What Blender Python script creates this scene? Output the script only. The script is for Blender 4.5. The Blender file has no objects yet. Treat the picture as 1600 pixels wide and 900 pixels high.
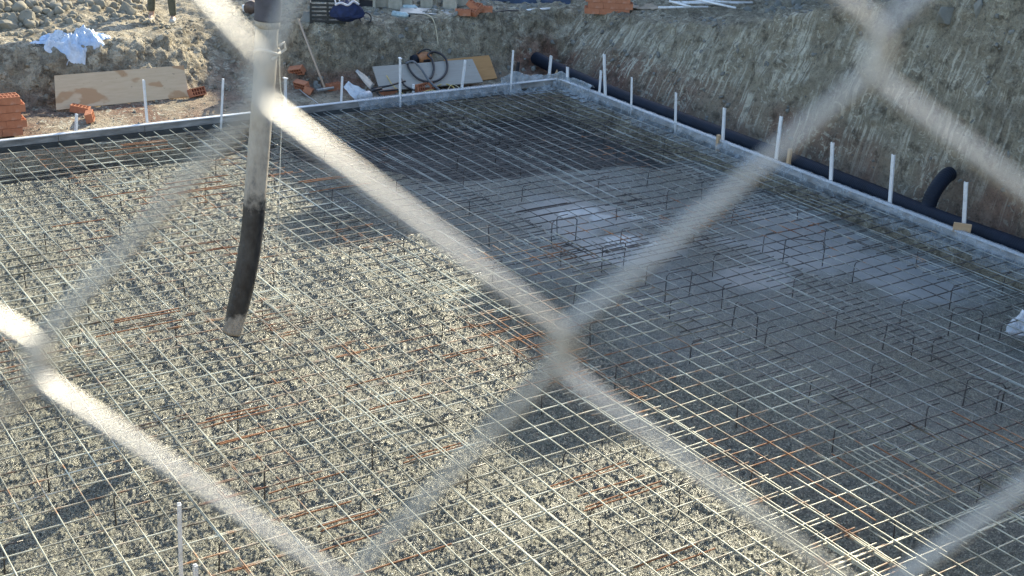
import bpy, math, random
import numpy as np
from mathutils import Vector, Matrix
random.seed(7); RNG = np.random.default_rng(7)
SC = bpy.context.scene; COL = SC.collection

# ------------------------------------------------------------------ camera
EYE = np.array([0.0, 0.0, 4.76])
F_PX, PITCH, ROLL, YAW = 2036.65, 0.3933184, 0.0544499, -0.6120280
def _axes():
    cp, sp = math.cos(PITCH), math.sin(PITCH)
    fw = np.array([0, cp, -sp]); rt = np.array([1.0, 0, 0]); up = np.array([0, sp, cp])
    c, s = math.cos(ROLL), math.sin(ROLL)
    rt, up = c*rt + s*up, -s*rt + c*up
    a = np.array([math.sin(YAW), math.cos(YAW), 0]); b = np.array([math.cos(YAW), -math.sin(YAW), 0]); z = np.array([0, 0, 1.0])
    return [np.array([v @ b, v @ a, v @ z]) for v in (fw, rt, up)]
FW, RT, UP = _axes()
cd = bpy.data.cameras.new('camera'); cam = bpy.data.objects.new('camera', cd); COL.objects.link(cam)
cd.sensor_width = 36; cd.lens = 36*F_PX/1600; cd.clip_start = 0.02; cd.clip_end = 900
cd.dof.use_dof = True; cd.dof.focus_distance = 13.0; cd.dof.aperture_fstop = cd.lens/3.5
m = Matrix.Identity(4)
for i in range(3):
    m[i][0] = RT[i]; m[i][1] = UP[i]; m[i][2] = -FW[i]; m[i][3] = EYE[i]
cam.matrix_world = m; SC.camera = cam

# ------------------------------------------------------------------ sky, sun, exposure
SUN_AZ, SUN_EL = math.radians(60.5), math.radians(24.5)
w = bpy.data.worlds.new("World"); SC.world = w; w.use_nodes = True
nt = w.node_tree; bg = nt.nodes['Background']
sky = nt.nodes.new('ShaderNodeTexSky'); sky.sky_type = 'NISHITA'; sky.sun_disc = False
sky.sun_elevation = SUN_EL; sky.sun_rotation = SUN_AZ
nt.links.new(sky.outputs[0], bg.inputs[0]); bg.inputs[1].default_value = 0.15
sl = bpy.data.lights.new('sun', 'SUN'); so = bpy.data.objects.new('sun', sl); COL.objects.link(so)
sl.energy = 4.0; sl.angle = math.radians(0.5); sl.color = (1.0, 0.91, 0.68)
sd = Vector((math.sin(SUN_AZ)*math.cos(SUN_EL), math.cos(SUN_AZ)*math.cos(SUN_EL), math.sin(SUN_EL)))
so.rotation_euler = (-sd).to_track_quat('-Z', 'Y').to_euler(); so.location = sd*60
SC.view_settings.view_transform = 'Standard'; SC.view_settings.look = 'None'
SC.view_settings.exposure = 1.5; SC.view_settings.gamma = 1.0; SC.view_settings.use_curve_mapping = False
SC.render.engine = 'CYCLES'; SC.cycles.use_denoising = True; SC.cycles.use_adaptive_sampling = False
SC.cycles.max_bounces = 6; SC.cycles.diffuse_bounces = 3; SC.cycles.glossy_bounces = 3; SC.cycles.transparent_max_bounces = 12
SC.cycles.sample_clamp_indirect = 4.0

# ------------------------------------------------------------------ numpy noise
def _hash(ix, iy, iz, k=0):
    n = (ix.astype(np.int64)*374761393 + iy.astype(np.int64)*668265263 + iz.astype(np.int64)*2147483647 + k*1274126177) & 0xffffffff
    n = ((n ^ (n >> 13)) * 1274126177) & 0xffffffff
    n = (n ^ (n >> 16)) & 0xffffffff
    n = (n*2246822519) & 0xffffffff; n = n ^ (n >> 15)
    return (n & 0xffffff)/float(0xffffff)
def vnoise(x, y, z=0.0, k=0):
    x, y, z = np.broadcast_arrays(np.asarray(x, float), np.asarray(y, float), np.asarray(z, float))
    ix, iy, iz = np.floor(x), np.floor(y), np.floor(z); fx, fy, fz = x-ix, y-iy, z-iz
    fx, fy, fz = [t*t*(3-2*t) for t in (fx, fy, fz)]; r = 0
    for dx in (0, 1):
        for dy in (0, 1):
            for dz in (0, 1):
                wgt = (fx if dx else 1-fx)*(fy if dy else 1-fy)*(fz if dz else 1-fz)
                r = r + wgt*_hash(ix+dx, iy+dy, iz+dz, k)
    return r*2-1
def fbm(x, y, z=0.0, o=4, k=0):
    r, a, s, t = 0, 1.0, 1.0, 0
    for i in range(o):
        r = r + a*vnoise(np.asarray(x)*s, np.asarray(y)*s, np.asarray(z)*s, k+i); t += a; a *= .5; s *= 2.03
    return r/t
def worley(x, y, z, k=0):
    ix, iy, iz = np.floor(x), np.floor(y), np.floor(z)
    f1 = np.full(x.shape, 9.0); cid = np.zeros(x.shape)
    for dx in (-1, 0, 1):
        for dy in (-1, 0, 1):
            for dz in (-1, 0, 1):
                cx, cy, cz = ix+dx, iy+dy, iz+dz
                px = cx+_hash(cx, cy, cz, k); py = cy+_hash(cx, cy, cz, k+1); pz = cz+_hash(cx, cy, cz, k+2)
                d = (px-x)**2+(py-y)**2+(pz-z)**2; u = d < f1
                f1 = np.where(u, d, f1); cid = np.where(u, _hash(cx, cy, cz, k+3), cid)
    return np.sqrt(f1), cid
def sstep(a, b, x):
    t = np.clip((np.asarray(x, float)-a)/(b-a), 0, 1); return t*t*(3-2*t)

# ------------------------------------------------------------------ measuring helpers (photo point -> place in the world)
def ray(px, py): return FW*F_PX + RT*(px-800) + UP*(450-py)
def at_z(px, py, z=0.0): r = ray(px, py); return EYE + r*(z-EYE[2])/r[2]
def at_y(px, py, y): r = ray(px, py); return EYE + r*y/r[1]
def at_x(px, py, x): r = ray(px, py); return EYE + r*x/r[0]

# ------------------------------------------------------------------ terrain shape
def base_h(x, y):
    x = np.asarray(x, float); y = np.asarray(y, float)
    wob = .18*fbm(x*.7, y*.7, 3.3, 3, 50)
    floor = -0.06 - .07*sstep(11.7, 12.0, x)*(1-sstep(15.8, 16.6, y)) + .05*sstep(16.2, 17.2, y)
    floor = floor - .55*sstep(-1.6, -1.15, x)*(1-sstep(11.55, 11.7, x))*sstep(2.3, 2.7, y)*(1-sstep(15.62, 15.78, y))
    ramp = np.exp(-((x-7.35)/.75)**2)
    foot = 17.50 + .15*ramp - .50*sstep(7.8, 8.8, x); wdt = .50 + 1.1*ramp
    tb = sstep(0, 1, (y+wob-foot)/wdt)
    tb = np.maximum(tb, 0)
    top_b = .70 + .12*sstep(7.6, 9, x) + .02*np.clip(y-18, 0, 60) - .15*ramp + .30*np.exp(-((x-4.6)/1.6)**2-((y-20.2)/1.1)**2) + .08*fbm(x*1.3, y*1.3, 0, 3, 9)
    hb = tb*top_b
    yr = np.clip(y, 4, 40)
    tr_top = np.interp(yr, [4, 7, 9, 10, 12, 14, 16, 18, 40], [3.1, 2.9, 2.62, 2.4, 1.86, 1.26, .95, .82, .9])
    tr = sstep(0, 1, .12+.88*(x+wob*.8-12.72)/1.05)*(x+wob*.8 > 12.6)
    tr = np.clip((x+wob*.6-12.70)/.68, 0, 1); tr = tr**.85
    hr = tr*(tr_top + .10*np.clip(x-13.8, 0, 12)*sstep(16, 9, y))
    h = np.maximum(hb, hr)
    # street level bank under the camera
    front = 3.16*(1-sstep(.2, 1.5, y)); d = x*FW[0]/math.hypot(FW[0], FW[1]) + y*FW[1]/math.hypot(FW[0], FW[1])
    front = np.maximum(front, 3.16*(1-sstep(.45, 1.7, d))*(x > -40))
    return np.where(front > .02, np.maximum(floor + h, front), floor + h)
def hit(px, py):
    r = ray(px, py); r = r/np.linalg.norm(r); t = 5.0
    while t < 90:
        p = EYE + r*t
        if p[2] < base_h(p[0], p[1]): return p
        t += .02
    return p

# ------------------------------------------------------------------ mesh helpers
def raw(name, V, F, mat=None, parent=None, smooth=False):
    me = bpy.data.meshes.new(name); V = np.asarray(V, np.float32)
    if isinstance(F, np.ndarray):
        me.vertices.add(len(V)); me.vertices.foreach_set('co', V.ravel())
        n, k = F.shape; me.loops.add(n*k); me.loops.foreach_set('vertex_index', F.astype(np.int32).ravel())
        me.polygons.add(n); me.polygons.foreach_set('loop_start', np.arange(0, n*k, k, dtype=np.int32))
        me.polygons.foreach_set('loop_total', np.full(n, k, np.int32)); me.update(calc_edges=True)
    else:
        me.from_pydata([tuple(map(float, v)) for v in V], [], F)
    if smooth: me.polygons.foreach_set('use_smooth', np.ones(len(me.polygons), bool))
    if mat: me.materials.append(mat)
    o = bpy.data.objects.new(name, me); COL.objects.link(o)
    if parent: o.parent = parent
    return o
def tag(o, label=None, cat=None, group=None, kind=None):
    for k, v in (('label', label), ('category', cat), ('group', group), ('kind', kind)):
        if v: o[k] = v
    return o
def empty(name, loc=(0, 0, 0), rot=(0, 0, 0)):
    o = bpy.data.objects.new(name, None); COL.objects.link(o); o.location = tuple(map(float, loc)); o.rotation_euler = rot
    o.empty_display_size = .1; return o
class MB:
    def __init__(s): s.V = []; s.F = []
    def add(s, V, F):
        b = len(s.V); s.V += [tuple(map(float, v)) for v in V]; s.F += [tuple(i+b for i in f) for f in F]; return s
    def box(s, c, d, R=None, bev=0.0):
        hx, hy, hz = [t/2 for t in d]; c = Vector(c)
        if bev > 0:
            V = []; b = bev
            for sx in (-1, 1):
                for sy in (-1, 1):
                    for sz in (-1, 1):
                        V += [(sx*(hx-b), sy*(hy-b), sz*hz), (sx*(hx-b), sy*hy, sz*(hz-b)), (sx*hx, sy*(hy-b), sz*(hz-b))]
            import bmesh
            bm = bmesh.new(); vs = [bm.verts.new(v) for v in V]; r = bmesh.ops.convex_hull(bm, input=vs)
            bm.verts.index_update(); V = [v.co.copy() for v in bm.verts]; F = [[v.index for v in f.verts] for f in bm.faces]; bm.free()
        else:
            V = [(x*hx, y*hy, z*hz) for x in (-1, 1) for y in (-1, 1) for z in (-1, 1)]
            F = [(0, 1, 3, 2), (4, 6, 7, 5), (0, 4, 5, 1), (2, 3, 7, 6), (0, 2, 6, 4), (1, 5, 7, 3)]
        V = [Vector(v) for v in V]
        if R is not None: V = [R @ v for v in V]
        return s.add([v+c for v in V], F)
    def tube(s, P, r, n=8, cap=True):
        P = [Vector(tuple(map(float, p))) for p in P]; rs = r if hasattr(r, '__len__') else [r]*len(P)
        T = [(P[min(i+1, len(P)-1)]-P[max(i-1, 0)]).normalized() for i in range(len(P))]
        u = T[0].orthogonal().normalized(); V = []; F = []
        for i, p in enumerate(P):
            u = (u - T[i]*u.dot(T[i])).normalized(); v = T[i].cross(u)
            for j in range(n):
                a = 2*math.pi*j/n; V.append(p+(u*math.cos(a)+v*math.sin(a))*rs[i])
        for i in range(len(P)-1):
            for j in range(n): F.append((i*n+j, i*n+(j+1) % n, (i+1)*n+(j+1) % n, (i+1)*n+j))
        if cap: F.append(tuple(range(n-1, -1, -1))); F.append(tuple((len(P)-1)*n+j for j in range(n)))
        return s.add(V, F)
    def build(s, name, mat, parent=None, smooth=False): return raw(name, s.V, s.F, mat, parent, smooth)
def grid_faces(nx, ny):
    i = np.arange(nx-1)[:, None]*ny + np.arange(ny-1)[None, :]; i = i.ravel()
    return np.stack([i, i+ny, i+ny+1, i+1], 1)
def copy_tree(o, parent=None):
    c = o.copy(); COL.objects.link(c); c.parent = parent
    for ch in list(o.children): copy_tree(ch, c)
    return c
def attr(o, name, vals):
    a = o.data.attributes.new(name, 'FLOAT', 'POINT'); a.data.foreach_set('value', np.asarray(vals, np.float32))
def catmull(P, n=8):
    P = [np.asarray(p, float) for p in P]; Q = [2*P[0]-P[1]]+P+[2*P[-1]-P[-2]]; out = []
    for i in range(1, len(Q)-2):
        for t in np.linspace(0, 1, n, endpoint=False):
            a, b, c, d = Q[i-1:i+3]
            out.append(.5*((2*b)+(c-a)*t+(2*a-5*b+4*c-d)*t*t+(3*b-a-3*c+d)*t**3))
    out.append(P[-1]); return out

# ------------------------------------------------------------------ materials
class Mat:
    def __init__(s, name, rough=.6, metal=0.0, spec=.5):
        s.m = bpy.data.materials.new(name); s.m.use_nodes = True; s.n = s.m.node_tree.nodes; s.l = s.m.node_tree.links
        s.b = s.n['Principled BSDF']; s.b.inputs['Roughness'].default_value = rough; s.b.inputs['Metallic'].default_value = metal
        s.b.inputs['Specular IOR Level'].default_value = spec
        s.co = s.n.new('ShaderNodeTexCoord').outputs['Object']
    def link(s, a, b): s.l.new(a, b)
    def noise(s, scale, det=4, rough=.55, vec=None, sc=None, dist=0.0):
        v = vec or s.co
        if sc is not None:
            mp = s.n.new('ShaderNodeMapping'); mp.inputs['Scale'].default_value = sc; s.link(v, mp.inputs[0]); v = mp.outputs[0]
        t = s.n.new('ShaderNodeTexNoise'); t.inputs['Scale'].default_value = scale; t.inputs['Detail'].default_value = det
        t.inputs['Roughness'].default_value = rough; t.inputs['Distortion'].default_value = dist; s.link(v, t.inputs['Vector']); return t.outputs['Fac']
    def vor(s, scale, out='Distance', feat='F1', vec=None):
        t = s.n.new('ShaderNodeTexVoronoi'); t.feature = feat; t.inputs['Scale'].default_value = scale; s.link(vec or s.co, t.inputs['Vector']); return t.outputs[out]
    def ramp(s, fac, stops):
        r = s.n.new('ShaderNodeValToRGB'); e = r.color_ramp.elements
        while len(e) < len(stops): e.new(.5)
        for k, (p, c) in enumerate(stops):
            e[k].position = p; e[k].color = (c, c, c, 1) if not hasattr(c, '__len__') else (*c, 1)
        s.link(fac, r.inputs[0]); return r.outputs[0]
    def mix(s, fac, a, b, mode='MIX'):
        x = s.n.new('ShaderNodeMix'); x.data_type = 'RGBA'; x.blend_type = mode
        for k, v in ((0, fac), (6, a), (7, b)):
            if hasattr(v, 'is_output') or isinstance(v, bpy.types.NodeSocket): s.link(v, x.inputs[k])
            elif k == 0: x.inputs[0].default_value = v
            else: x.inputs[k].default_value = (*v, 1)
        return x.outputs[2]
    def math(s, op, a, b=0.0):
        x = s.n.new('ShaderNodeMath'); x.operation = op
        for k, v in ((0, a), (1, b)):
            if isinstance(v, bpy.types.NodeSocket): s.link(v, x.inputs[k])
            else: x.inputs[k].default_value = v
        return x.outputs[0]
    def attr(s, name):
        a = s.n.new('ShaderNodeAttribute'); a.attribute_name = name; return a.outputs['Fac']
    def color(s, c):
        if isinstance(c, bpy.types.NodeSocket): s.link(c, s.b.inputs['Base Color'])
        else: s.b.inputs['Base Color'].default_value = (*c, 1)
        return s
    def bump(s, h, dist=.01, strength=1.0, prev=None):
        b = s.n.new('ShaderNodeBump'); b.inputs['Distance'].default_value = dist; b.inputs['Strength'].default_value = strength
        s.link(h, b.inputs['Height'])
        if prev is not None: s.link(prev, b.inputs['Normal'])
        s.link(b.outputs[0], s.b.inputs['Normal']); return b.outputs[0]
def simple(name, col, rough=.6, metal=0.0, var=.25, scale=12, bump=.0, spec=.5):
    M = Mat(name, rough, metal, spec); n = M.noise(scale, 5)
    lo = tuple(c*(1-var) for c in col); hi = tuple(min(1, c*(1+var)) for c in col)
    M.color(M.ramp(n, [(.3, lo), (.7, hi)]))
    if bump: M.bump(M.noise(scale*3, 5), bump, .6)
    return M.m

# ground
M = Mat('earth', .9, 0, .25)
n1 = M.noise(1.3, 8, .65); n2 = M.noise(9, 6, .7); n3 = M.noise(38, 4, .6)
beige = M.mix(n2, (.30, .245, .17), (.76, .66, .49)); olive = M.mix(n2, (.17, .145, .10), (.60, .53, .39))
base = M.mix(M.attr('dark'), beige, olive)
red = M.mix(n2, (.16, .085, .06), (.40, .25, .18)); base = M.mix(M.attr('red'), base, red)
st = M.ramp(M.noise(1.0, 4, .6, sc=(1.0, 19, .75), dist=.25), [(.50, 0.0), (.58, 1.0)]); st2 = M.ramp(M.noise(1.0, 4, .6, sc=(2, 2.6, 3.2)), [(.42, .05), (.58, 1.0)])
base = M.mix(M.math('MULTIPLY', M.math('MULTIPLY', st, st2), M.attr('streak')), base, (.74, .69, .55))
sw = M.ramp(M.noise(5.5, 6, .62, dist=2.6), [(.555, 0.0), (.60, 1.0)]); gate = M.ramp(M.noise(1.1, 3), [(.42, .08), (.58, .9)])
base = M.mix(M.math('MULTIPLY', sw, gate), base, (.72, .67, .53))
base = M.mix(M.ramp(n3, [(.30, .45), (.46, 0.0)]), base, (.06, .05, .04))
base = M.mix(M.ramp(n1, [(.35, .35), (.5, 0.0)]), base, (.13, .11, .085))
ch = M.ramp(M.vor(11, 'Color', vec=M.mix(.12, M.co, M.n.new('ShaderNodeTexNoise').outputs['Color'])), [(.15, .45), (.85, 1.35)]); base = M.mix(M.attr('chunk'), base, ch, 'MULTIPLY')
base = M.mix(M.ramp(M.noise(4.5, 6, .7), [(.36, .6), (.47, 0.0)]), base, (.085, .07, .05))
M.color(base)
nb = M.bump(M.noise(16, 8, .78), .09, 1.0); M.bump(M.vor(30, 'Distance'), .022, .8, nb)
M_EARTH = M.m
# concrete, freshly poured
M = Mat('fresh_concrete', .38, 0, .5)
v1 = M.vor(62, 'Distance'); v2 = M.vor(140, 'Distance'); nn = M.noise(120, 5, .75); lo = M.noise(1.3, 5, .6); md = M.noise(6, 5, .65)
c = M.mix(M.ramp(nn, [(.38, 0.0), (.62, 1.0)]), (.12, .118, .085), (.33, .32, .235)); c = M.mix(M.ramp(M.math('ADD', M.math('MULTIPLY', lo, .5), M.math('MULTIPLY', md, .5)), [(.40, .5), (.56, 0.0)]), c, (.11, .112, .105))
c = M.mix(M.ramp(M.vor(92, 'Color'), [(.62, 0.0), (.70, .8)]), c, (.52, .50, .37)); c = M.mix(M.ramp(M.vor(85, 'Color'), [(.28, .6), (.34, 0.0)]), c, (.06, .06, .058))
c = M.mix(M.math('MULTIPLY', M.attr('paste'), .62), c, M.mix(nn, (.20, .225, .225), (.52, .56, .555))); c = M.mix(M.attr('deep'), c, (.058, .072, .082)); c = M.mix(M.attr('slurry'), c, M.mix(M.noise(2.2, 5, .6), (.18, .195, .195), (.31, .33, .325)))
c = M.mix(M.attr('foam'), c, (.50, .53, .53)); M.color(c)
rg = M.ramp(M.noise(7, 4), [(.35, .25), (.65, .55)]); M.link(M.mix(M.attr('slurry'), rg, (.34, .34, .34)), M.b.inputs['Roughness'])
keep = M.math('SUBTRACT', 1.0, M.math('MULTIPLY', M.attr('slurry'), .80))
h1 = M.math('MULTIPLY', M.math('ADD', M.math('MULTIPLY', v1, -.8), M.math('MULTIPLY', nn, 1.0)), keep)
nb = M.bump(h1, .024, 1.0); M.bump(M.math('MULTIPLY', v2, keep), .012, .8, nb)
M_CONC = M.m
# reinforcing steel
def steel(name, lo, hi, rusty, soft=.08):
    M = Mat(name, .5, .08, .4); n = M.ramp(M.noise(1.6, 5, .65), [(.38, 0.0), (.60, 1.0)]); big = M.noise(.55, 4, .6)
    c = M.mix(n, lo, hi); rm = M.ramp(M.math('ADD', M.math('MULTIPLY', big, .6), M.math('MULTIPLY', M.noise(7, 4), .4)), [(rusty, 0.0), (rusty+soft, 1.0)])
    c = M.mix(rm, c, M.mix(n, (.17, .065, .03), (.44, .21, .09))); M.color(c)
    M.link(M.mix(rm, (.38, .38, .38), (.75, .75, .75)), M.b.inputs['Roughness'])
    wv = M.n.new('ShaderNodeTexWave'); wv.inputs['Scale'].default_value = 40; wv.bands_direction = 'DIAGONAL'; M.link(M.co, wv.inputs[0])
    M.bump(wv.outputs['Fac'], .0015, .5); return M.m
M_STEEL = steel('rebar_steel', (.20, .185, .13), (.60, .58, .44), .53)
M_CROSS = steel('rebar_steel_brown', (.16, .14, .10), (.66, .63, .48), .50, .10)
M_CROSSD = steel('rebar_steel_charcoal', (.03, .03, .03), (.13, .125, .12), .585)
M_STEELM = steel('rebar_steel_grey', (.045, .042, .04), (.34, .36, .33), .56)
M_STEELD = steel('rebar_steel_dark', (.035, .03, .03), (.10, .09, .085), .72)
M_RUST = steel('rebar_rust', (.20, .085, .04), (.38, .17, .08), .2)
M_WIRE = simple('galvanised_wire', (.42, .41, .40), .40, .9, .12, 60)
M = Mat('white_plastic', .45); M.color(M.mix(M.ramp(M.noise(9, 5, .7), [(.50, 0.0), (.66, .6)]), (.80, .80, .79), (.50, .47, .41))); M_PVC = M.m
M_NAVY = simple('black_plastic_pipe', (.006, .011, .022), .6, 0, .3, 6, spec=.25)
M_BLACK = simple('black_rubber', (.02, .02, .024), .45, 0, .3, 20, .002)
# board of formwork
M = Mat('formwork_metal_faced', .6, 0, .4); n = M.noise(3, 6, .6, sc=(1, 1, 4)); M.color(M.ramp(n, [(.3, (.12, .12, .115)), (.55, (.26, .26, .25)), (.75, (.42, .41, .39))])); M.bump(M.noise(30, 4), .003, .5); M_FORM = M.m
M_STRIP = simple('pale_edge_strip', (.62, .64, .65), .4, .2, .1, 6)
M_DARKPLY = simple('dark_lower_board', (.05, .055, .055), .5, 0, .4, 5)  # much darker tone for the lower boards of the formwork
def plywood(name, a, b, stain, amt, sc=(1.2, 9, 9)):
    M = Mat(name, .75, 0, .3); g = M.noise(3, 6, .65, sc=sc); c = M.mix(g, a, b)
    s = M.noise(2.1, 3, .45, sc=(1, 1.6, 1.6)); c = M.mix(M.ramp(s, [(amt, 0.0), (amt+.035, .85)]), c, stain)
    c = M.mix(M.ramp(M.noise(16, 3), [(.28, .7), (.33, 0.0)]), c, tuple(x*.35 for x in a))
    M.color(c); M.bump(g, .002, .6); return M.m
M_PLY1 = plywood('pale_plywood', (.46, .32, .19), (.66, .50, .33), (.42, .24, .12), .55)
M_PLY2 = plywood('grey_plywood', (.24, .225, .195), (.38, .365, .325), (.26, .19, .12), .70)
M_PLY3 = plywood('orange_formwork_board', (.30, .15, .055), (.50, .29, .12), (.24, .12, .05), .6)
M_WOOD = plywood('raw_timber', (.40, .26, .14), (.58, .42, .26), (.3, .2, .1), .62)
M_HANDLE = plywood('tool_handle_wood', (.36, .25, .17), (.52, .40, .30), (.3, .2, .1), .65)
def clay(name, a, b):
    M = Mat(name, .85, 0, .25); n = M.noise(14, 6, .65); c = M.mix(n, a, b); c = M.mix(M.ramp(M.noise(5, 4), [(.60, 0.0), (.72, .5)]), c, (.60, .45, .36))
    M.color(c); M.bump(M.noise(60, 4), .002, .6); return M.m
M_BRICK = clay('fired_clay', (.34, .12, .06), (.52, .23, .13))
M_HOLE = simple('brick_cavity', (.16, .04, .02), .9)
# translucent polythene
def film(name, col, alpha, tint=None):
    M = Mat(name, .28, 0, .5); n = M.noise(9, 6, .65); c = M.mix(n, tuple(x*.75 for x in col), col)
    if tint: c = M.mix(M.ramp(M.noise(3, 4), [(.45, 0.0), (.6, .8)]), c, tint)
    M.color(c); M.link(M.ramp(n, [(.3, alpha-.25), (.7, min(1, alpha+.2))]), M.b.inputs['Alpha'])
    M.bump(M.noise(14, 5, .6, dist=1.2), .02, .8); return M.m
M_FILM = film('polythene_film', (.52, .57, .60), .36)
M_BAG = film('blue_white_plastic', (.78, .84, .92), .92, (.42, .60, .85))
M_BAGW = film('white_plastic_bag', (.80, .83, .86), .93)
M_BOTTLE = film('bottle_plastic', (.62, .80, .84), .6)
M_BLOCK = simple('cream_block', (.42, .38, .30), .85, 0, .25, 9, .004)
M_METAL = simple('dull_steel_sheet', (.42, .43, .42), .4, .6, .2, 6)
M_NAVYCL = simple('navy_cloth', (.012, .022, .07), .8, 0, .4, 14, .01)
M_CRATE = simple('black_crate_plastic', (.02, .024, .024), .5)
M_TARP = simple('dark_blue_tarpaulin', (.02, .04, .075), .5, 0, .6, 5, .02)
M_SACK = simple('kraft_paper', (.34, .28, .21), .85, 0, .25, 7, .006)
M_ORANGE = simple('orange_housing', (.36, .16, .07), .5, 0, .3, 9)
M_YCABLE = simple('yellow_cable', (.50, .38, .10), .5)
M_CCABLE = simple('cream_cable', (.50, .44, .30), .5)
M_STRAP = simple('white_strap', (.62, .60, .62), .7)
M_ROCKA = Mat('rubble_stone', .85, 0, .3)
M = M_ROCKA; n = M.noise(5, 7, .7); M.color(M.mix(n, (.13, .115, .085), (.40, .36, .28))); M.bump(M.noise(18, 6, .7), .02, .8); M_ROCK = M.m
M = Mat('dark_rubble_stone', .85, 0, .3); n = M.noise(5, 7, .7); M.color(M.mix(n, (.10, .10, .088), (.30, .295, .26))); M.bump(M.noise(18, 6, .7), .02, .8); M_ROCKD = M.m

# ------------------------------------------------------------------ ground sheet
def axis(fine_a, fine_b, step, lo, hi):
    f = list(np.arange(fine_a, fine_b, step)); a = []; x = fine_a; s = step
    while x > lo: s *= 1.22; x -= s; a.append(x)
    b = []; x = f[-1]; s = step
    while x < hi: s *= 1.22; x += s; b.append(x)
    return np.array(a[::-1] + f + b)
gx = axis(3.0, 16.6, .028, -300, 300); gy = axis(6.2, 21.5, .028, -300, 400)
X, Y = np.meshgrid(gx, gy, indexing='ij'); Z = base_h(X, Y)
e = .05; GX = (base_h(X+e, Y)-base_h(X-e, Y))/(2*e); GY = (base_h(X, Y+e)-base_h(X, Y-e))/(2*e)
L = np.sqrt(GX**2+GY**2+1); NX, NY, NZ = -GX/L, -GY/L, 1/L
finem = ((X > 2.5) & (X < 17.5) & (Y > 5) & (Y < 23)).astype(float)
slope = np.clip(1-NZ, 0, 1); onslab = (X > -1.2) & (X < 11.72) & (Y > 2.3) & (Y < 15.8)
f1, cid = worley(X*5.5, Y*5.5, Z*5.5, 3); g1, gid = worley(X*13, Y*13, Z*13, 8)
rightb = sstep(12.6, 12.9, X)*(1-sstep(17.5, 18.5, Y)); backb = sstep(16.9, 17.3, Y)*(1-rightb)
top = sstep(.55, .75, Z)
rub = .055*(1-f1*1.3)*(cid-.15) + .030*(1-g1*1.2)*(gid*.9)
amp = .30 + 1.7*backb*sstep(.05, .3, slope) + 1.0*rightb*top + .55*rightb + .6*backb
D = rub*amp + .018*fbm(X*6, Y*6, Z*6, 4, 20)*(.5+amp)
groove = fbm(Y*5.5, Z*.6, X*.5, 4, 31)
D = D + .085*groove*rightb*sstep(.05, .3, slope) + .05*fbm(X*1.7, Y*1.7, Z*1.7, 4, 77)*(rightb*top+backb)
D = D*finem*(~onslab) + (1-finem)*0.0
X2, Y2, Z2 = X+NX*D, Y+NY*D, Z+NZ*D
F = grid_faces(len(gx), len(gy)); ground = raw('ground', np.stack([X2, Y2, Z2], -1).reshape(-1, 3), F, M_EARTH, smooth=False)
tag(ground, kind='structure')
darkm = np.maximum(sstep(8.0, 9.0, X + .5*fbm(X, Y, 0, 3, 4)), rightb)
floorm = (1-sstep(.12, .25, Z-.0))*sstep(15.7, 15.9, Y) + (1-sstep(.25, .6, Z))*sstep(11.7, 12, X)*(1-sstep(13.1, 13.3, X))
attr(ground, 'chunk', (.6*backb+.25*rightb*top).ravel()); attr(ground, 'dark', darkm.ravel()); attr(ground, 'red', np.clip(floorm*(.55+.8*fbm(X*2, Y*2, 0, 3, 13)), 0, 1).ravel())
attr(ground, 'streak', (rightb*sstep(.05, .25, slope)*(1-.45*sstep(1.2, 1.9, Z))+ .35*backb*darkm).ravel())

# ------------------------------------------------------------------ poured concrete
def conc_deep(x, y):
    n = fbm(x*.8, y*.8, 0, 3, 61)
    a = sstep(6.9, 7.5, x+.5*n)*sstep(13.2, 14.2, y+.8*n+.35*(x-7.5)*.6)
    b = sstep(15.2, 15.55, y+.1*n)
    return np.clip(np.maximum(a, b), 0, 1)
def slurry_m(x, y):
    n = .62*fbm(x*1.7, y*1.7, 0, 5, 63); m_ = 0
    for cx, cy, rx, ry in ((8.9, 11.2, 1.0, .8), (8.7, 10.2, .6, .5), (10.4, 9.3, 1.0, .9), (10.9, 8.2, .7, .9), (9.5, 9.0, .7, .35), (11.0, 10.0, .6, .8)):
        m_ = np.maximum(m_, 1-sstep(.55, 1.15, np.sqrt(((x-cx)/rx)**2+((y-cy)/ry)**2)+n))
    return m_
def conc_h(x, y):
    return -.245 + .045*fbm(x*.9, y*.9, 0, 3, 60) - .20*conc_deep(x, y) + .03*np.exp(-((x-8.8)/1.2)**2-((y-11)/1)**2)
cx_ = np.r_[np.arange(-1.1, 1.0, .05), np.arange(1.0, 11.73, .0128)]; cy_ = np.r_[np.arange(2.6, 3.8, .04), np.arange(3.8, 10.2, .0125), np.arange(10.2, 15.79, .018)]
def worley2(x, y, k=0):
    ix, iy = np.floor(x), np.floor(y); f1 = np.full(x.shape, 9.0); cid = np.zeros(x.shape); zz = np.zeros_like(ix)
    for dx in (-1, 0, 1):
        for dy in (-1, 0, 1):
            cx, cy = ix+dx, iy+dy; d = (cx+_hash(cx, cy, zz, k)-x)**2 + (cy+_hash(cx, cy, zz, k+1)-y)**2; u = d < f1
            f1 = np.where(u, d, f1); cid = np.where(u, _hash(cx, cy, zz, k+2), cid)
    return np.sqrt(f1), cid
X, Y = np.meshgrid(cx_, cy_, indexing='ij'); sm = slurry_m(X, Y); dp = conc_deep(X, Y)
f1, cid = worley2(X*17, Y*17, 5); g1, gid = worley2(X*46, Y*46, 15)
lump = .017*(1-1.25*f1)*(cid*.9+.1) + .016*(1-1.1*g1)*gid + .006*RNG.uniform(-1, 1, X.shape) + .012*fbm(X*4, Y*4, 0, 3, 66) - .012*sstep(.10, .4, fbm(X*2.6, Y*2.6, 0, 4, 68))
Z = conc_h(X, Y) + lump*(1-.93*sm)*(1-.5*dp)*(1-.45*sstep(6.5, 8.5, X))
Z = np.where(sm > .5, np.minimum(Z, conc_h(X, Y)+.03), Z)
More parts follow.
